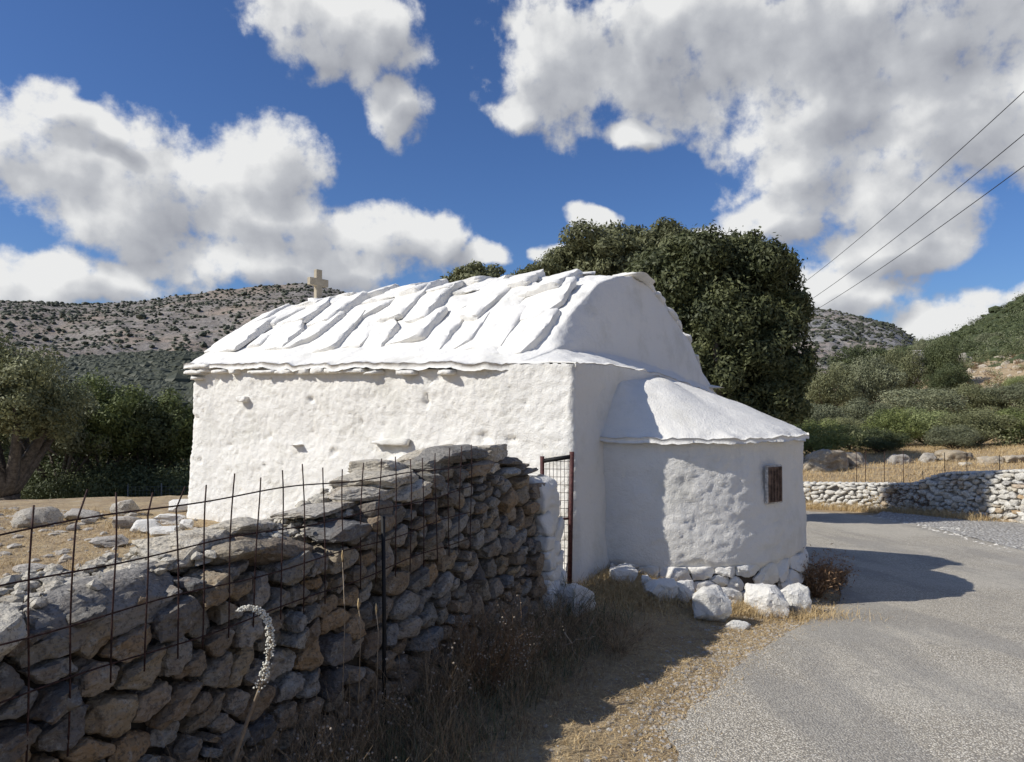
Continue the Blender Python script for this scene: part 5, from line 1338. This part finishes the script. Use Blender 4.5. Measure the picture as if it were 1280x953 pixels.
weed('dry_weed', 0, 0, 'dense reddish-brown dry bush with tiny buff heads in the middle of the wall foot', 'weed', .50, .55, 46, M_DRYBUSH, rwd, 420, t=2.35, o=.34, twig=7, seedr=.0045)
weed('dry_weed', 0, 0, 'dry bush with tiny buff heads beside the reddish-brown one', 'weed', .44, .6, 34, M_WEED, rwd, 260, t=2.75, o=.36, twig=7, seedr=.0045)
weed('dry_weed', 0, 0, 'dark wiry thorn bush at the foot of the white pillar', 'weed', .38, 1.2, 44, M_WEED, rwd, 0, t=3.45, o=.34, twig=7)
weed('dry_weed', 0, 0, 'grey tangled thorn bush spreading in front of the threshold block', 'weed', .32, 1.6, 40, M_WEED, rwd, 0, t=3.45, o=.72, twig=7, droop=.05)
weed('dry_weed', 0, 0, 'greenish spiky weed right under the white pillar', 'weed', .30, .9, 36, M_GREENWEED, rwd, 0, t=3.95, o=.22, twig=6)
weed('dry_weed', 0, 0, 'low reddish tangled weed in the bottom left corner of the weeds', 'weed', .40, 1.0, 30, M_WEED, rwd, 80, t=.85, o=.26, twig=6)
# bare curved dead branches
for (q, lb) in (([(655, 842), (690, 822), (720, 800), (745, 795)], 'pale bare twig lying across the weeds before the pillar'), ([(705, 790), (722, 822), (745, 838), (775, 840)], 'pale curved twig bending round in the tangled thorn bush')):
    P_ = []
    for i, (u, v) in enumerate(q): y_ = 4.55 + .08 * i; P_.append(at(u, v, y_))
    P_ = catmull(P_, 5) if False else np.array(P_)
    k = np.linspace(0, len(P_) - 1, 14); P_ = np.stack([np.interp(k, range(len(P_)), P_[:, i]) for i in range(3)], -1) + rwd.normal(size=(14, 3)) * .006
    tb = [tube(P_, np.linspace(.0045, .0015, 14), 5)]
    for j in (4, 7, 10): e = P_[j] + rwd.normal(size=3) * .08; tb.append(tube([P_[j], (P_[j] + e) / 2, e], [.002, .0015, .001], 4))
    o = obj('twig', join_tubes('twig', tb), M_TWIG); o['label'] = lb; o['category'] = 'twig'
# tall pale grass stalks with ears, left of the post
for (px, v0, v1, lb) in ((428, 770, 697, 'tall straw stalk with a golden ear left of the black fence post'), (448, 785, 757, 'short leaning pale grass tip just left of the post foot'), (470, 790, 763, 'short pale grass tip just right of the fence post')):
    y_ = 3.15; a = at(px, 880, y_); b = at(px + 3, v0, y_); c = at(px, v1, y_); e = empty('grass_stalk', tuple(a), lb, 'grass')
    part('stem', tube_mesh('stem', [a, b, c], .0016, 4), M_TWIG, e); part('ear', tube_mesh('ear', [c - [0, 0, .02], c + [0, 0, .005], c + [0, 0, .03]], [.002, .0055, .0015], 6), M_STRAW, e)
# sea squill
sq = [(292, 953), (308, 905), (322, 868), (332, 838), (338, 808), (336, 782), (327, 766), (312, 760), (297, 763)]
yq = np.linspace(2.62, 2.52, len(sq)); P_ = catmull([at(u, v, y) for (u, v), y in zip(sq, yq)], 10)
b0 = P_[0].copy(); b0[2] = g1(b0[0], b0[1]); P_ = np.vstack([[b0], P_])
e = empty('sea_squill', tuple(b0), 'tall sea squill with drooping white flower spike in front of the rubble wall', 'flower')
part('stem', tube_mesh('stem', P_, np.linspace(.008, .002, len(P_)), 6), M_SQSTEM, e)
n = 620; V0, F0 = ico(1); k = rwd.random(n) ** .72; ii = (22 + k * (len(P_) - 23)); T = np.stack([np.interp(ii, range(len(P_)), P_[:, i]) for i in range(3)], -1); wq = np.interp(k, [0, .25, .8, 1], [.022, .017, .012, .006])
d = rwd.normal(size=(n, 3)); d /= np.linalg.norm(d, axis=1)[:, None]; T = T + d * (wq * rwd.uniform(.5, 1, n))[:, None]; s_ = np.interp(k, [0, 1], [.0042, .0028]) * rwd.uniform(.7, 1.2, n)
VV = V0[None] * s_[:, None, None] + T[:, None]
part('flowers', mesh_np('flowers', VV.reshape(-1, 3), (F0[None] + (np.arange(n) * len(V0))[:, None, None]).reshape(-1, 3)), M_SQUILL, e)

# brown bushes: beside the apse, along the roadside wall, far field edge
def drybush(px, v, label, h, w, n, rng, mat=M_DRYBUSH, ls=.02, group='brown dry bushes'):
    x, y, z = hit(px, v); e = empty('dry_bush', (x, y, z), label, 'bush', group); tb, tips = branchy((0, 0, 0), h, w / h, n, rng, .003, 0.02, 6); part_at('stems', join_tubes('stems', tb), mat, e, (x, y, z))
    T = np.array(tips)[rng.integers(0, len(tips), n * 40)]; m = len(T); T = T + rng.normal(size=(m, 3)) * h * .09; a = rng.normal(size=(m, 3)); a /= np.linalg.norm(a, axis=1)[:, None]; b = np.cross(a, rng.normal(size=(m, 3))); b /= np.linalg.norm(b, axis=1)[:, None]
    V = np.stack([T - a * ls, T + b * ls * .25, T + a * ls, T - b * ls * .25], 1).reshape(-1, 3); part_at('dry_leaves', mesh_np('dry_leaves', V, np.arange(m * 4).reshape(-1, 4), False), mat, e, (x, y, z))
drybush(1022, 748, 'russet dry bush growing at the road edge beside the apse', .42, .34, 46, rwd)
drybush(1040, 735, 'small russet dry bush trailing onto the asphalt right of the larger one', .24, .26, 26, rwd)
drybush(1005, 628, 'straw-brown bush by the chapel edge in front of the roadside wall', .5, .35, 30, rwd, M_STRAW, .03)
drybush(1138, 640, 'dark reddish dry bush against the roadside wall', .62, .55, 34, rwd, M_DRYBUSH, .03)
drybush(1158, 642, 'second reddish dry bush against the wall, right beside the darker one', .5, .4, 26, rwd, M_DRYBUSH, .03)
drybush(1098, 638, 'straw-coloured dry bush against the low part of the wall', .45, .4, 26, rwd, M_STRAW, .03)
drybush(143, 600, 'brown dry bush at the foot of the field edge trees', .7, .6, 34, rwd, M_DRYBUSH, .04)
drybush(200, 601, 'buff dry grass clump before the field fence near the chapel', .5, .7, 34, rwd, M_STRAW, .04)
drybush(302, 652, 'small brown tuft growing at the base of the sunlit chapel wall', .22, .10, 14, rwd, M_DRYBUSH, .012)
# straw along the roadside wall
a_ = rgs.uniform(fw_near(1260), aE - 4, 9000); b_ = np.array([FW(a) + fwn(a)[1] * rgs.uniform(.05, .75) for a in a_]); P = onG(b_); n = len(P)
V, Fq = blades(P, rgs.uniform(.06, .26, n), rgs.uniform(.2, 1.2, n), rgs.uniform(.003, .006, n), rgs, 2); obj('roadside_straw', mesh_np('roadside_straw', V, Fq, False), M_STRAW, kind='stuff')
# scrubby grass on the bank
def f_bank(n): u = rgs.uniform(990, 1330, n); y = rgs.uniform(16, 30, n); return np.stack([(u - 640) / F * y, y], -1)
P = f_bank(26000); dW, sW = seg_dist(P[:, 0], P[:, 1], FARWALL[::2]); P = onG(P[(dW * sW) > .5]); n = len(P)
V, Fq = blades(P, rgs.uniform(.04, .16, n), rgs.uniform(.3, 1.4, n), rgs.uniform(.004, .008, n), rgs, 2); obj('bank_grass', mesh_np('bank_grass', V, Fq, False), M_STRAW, kind='stuff')
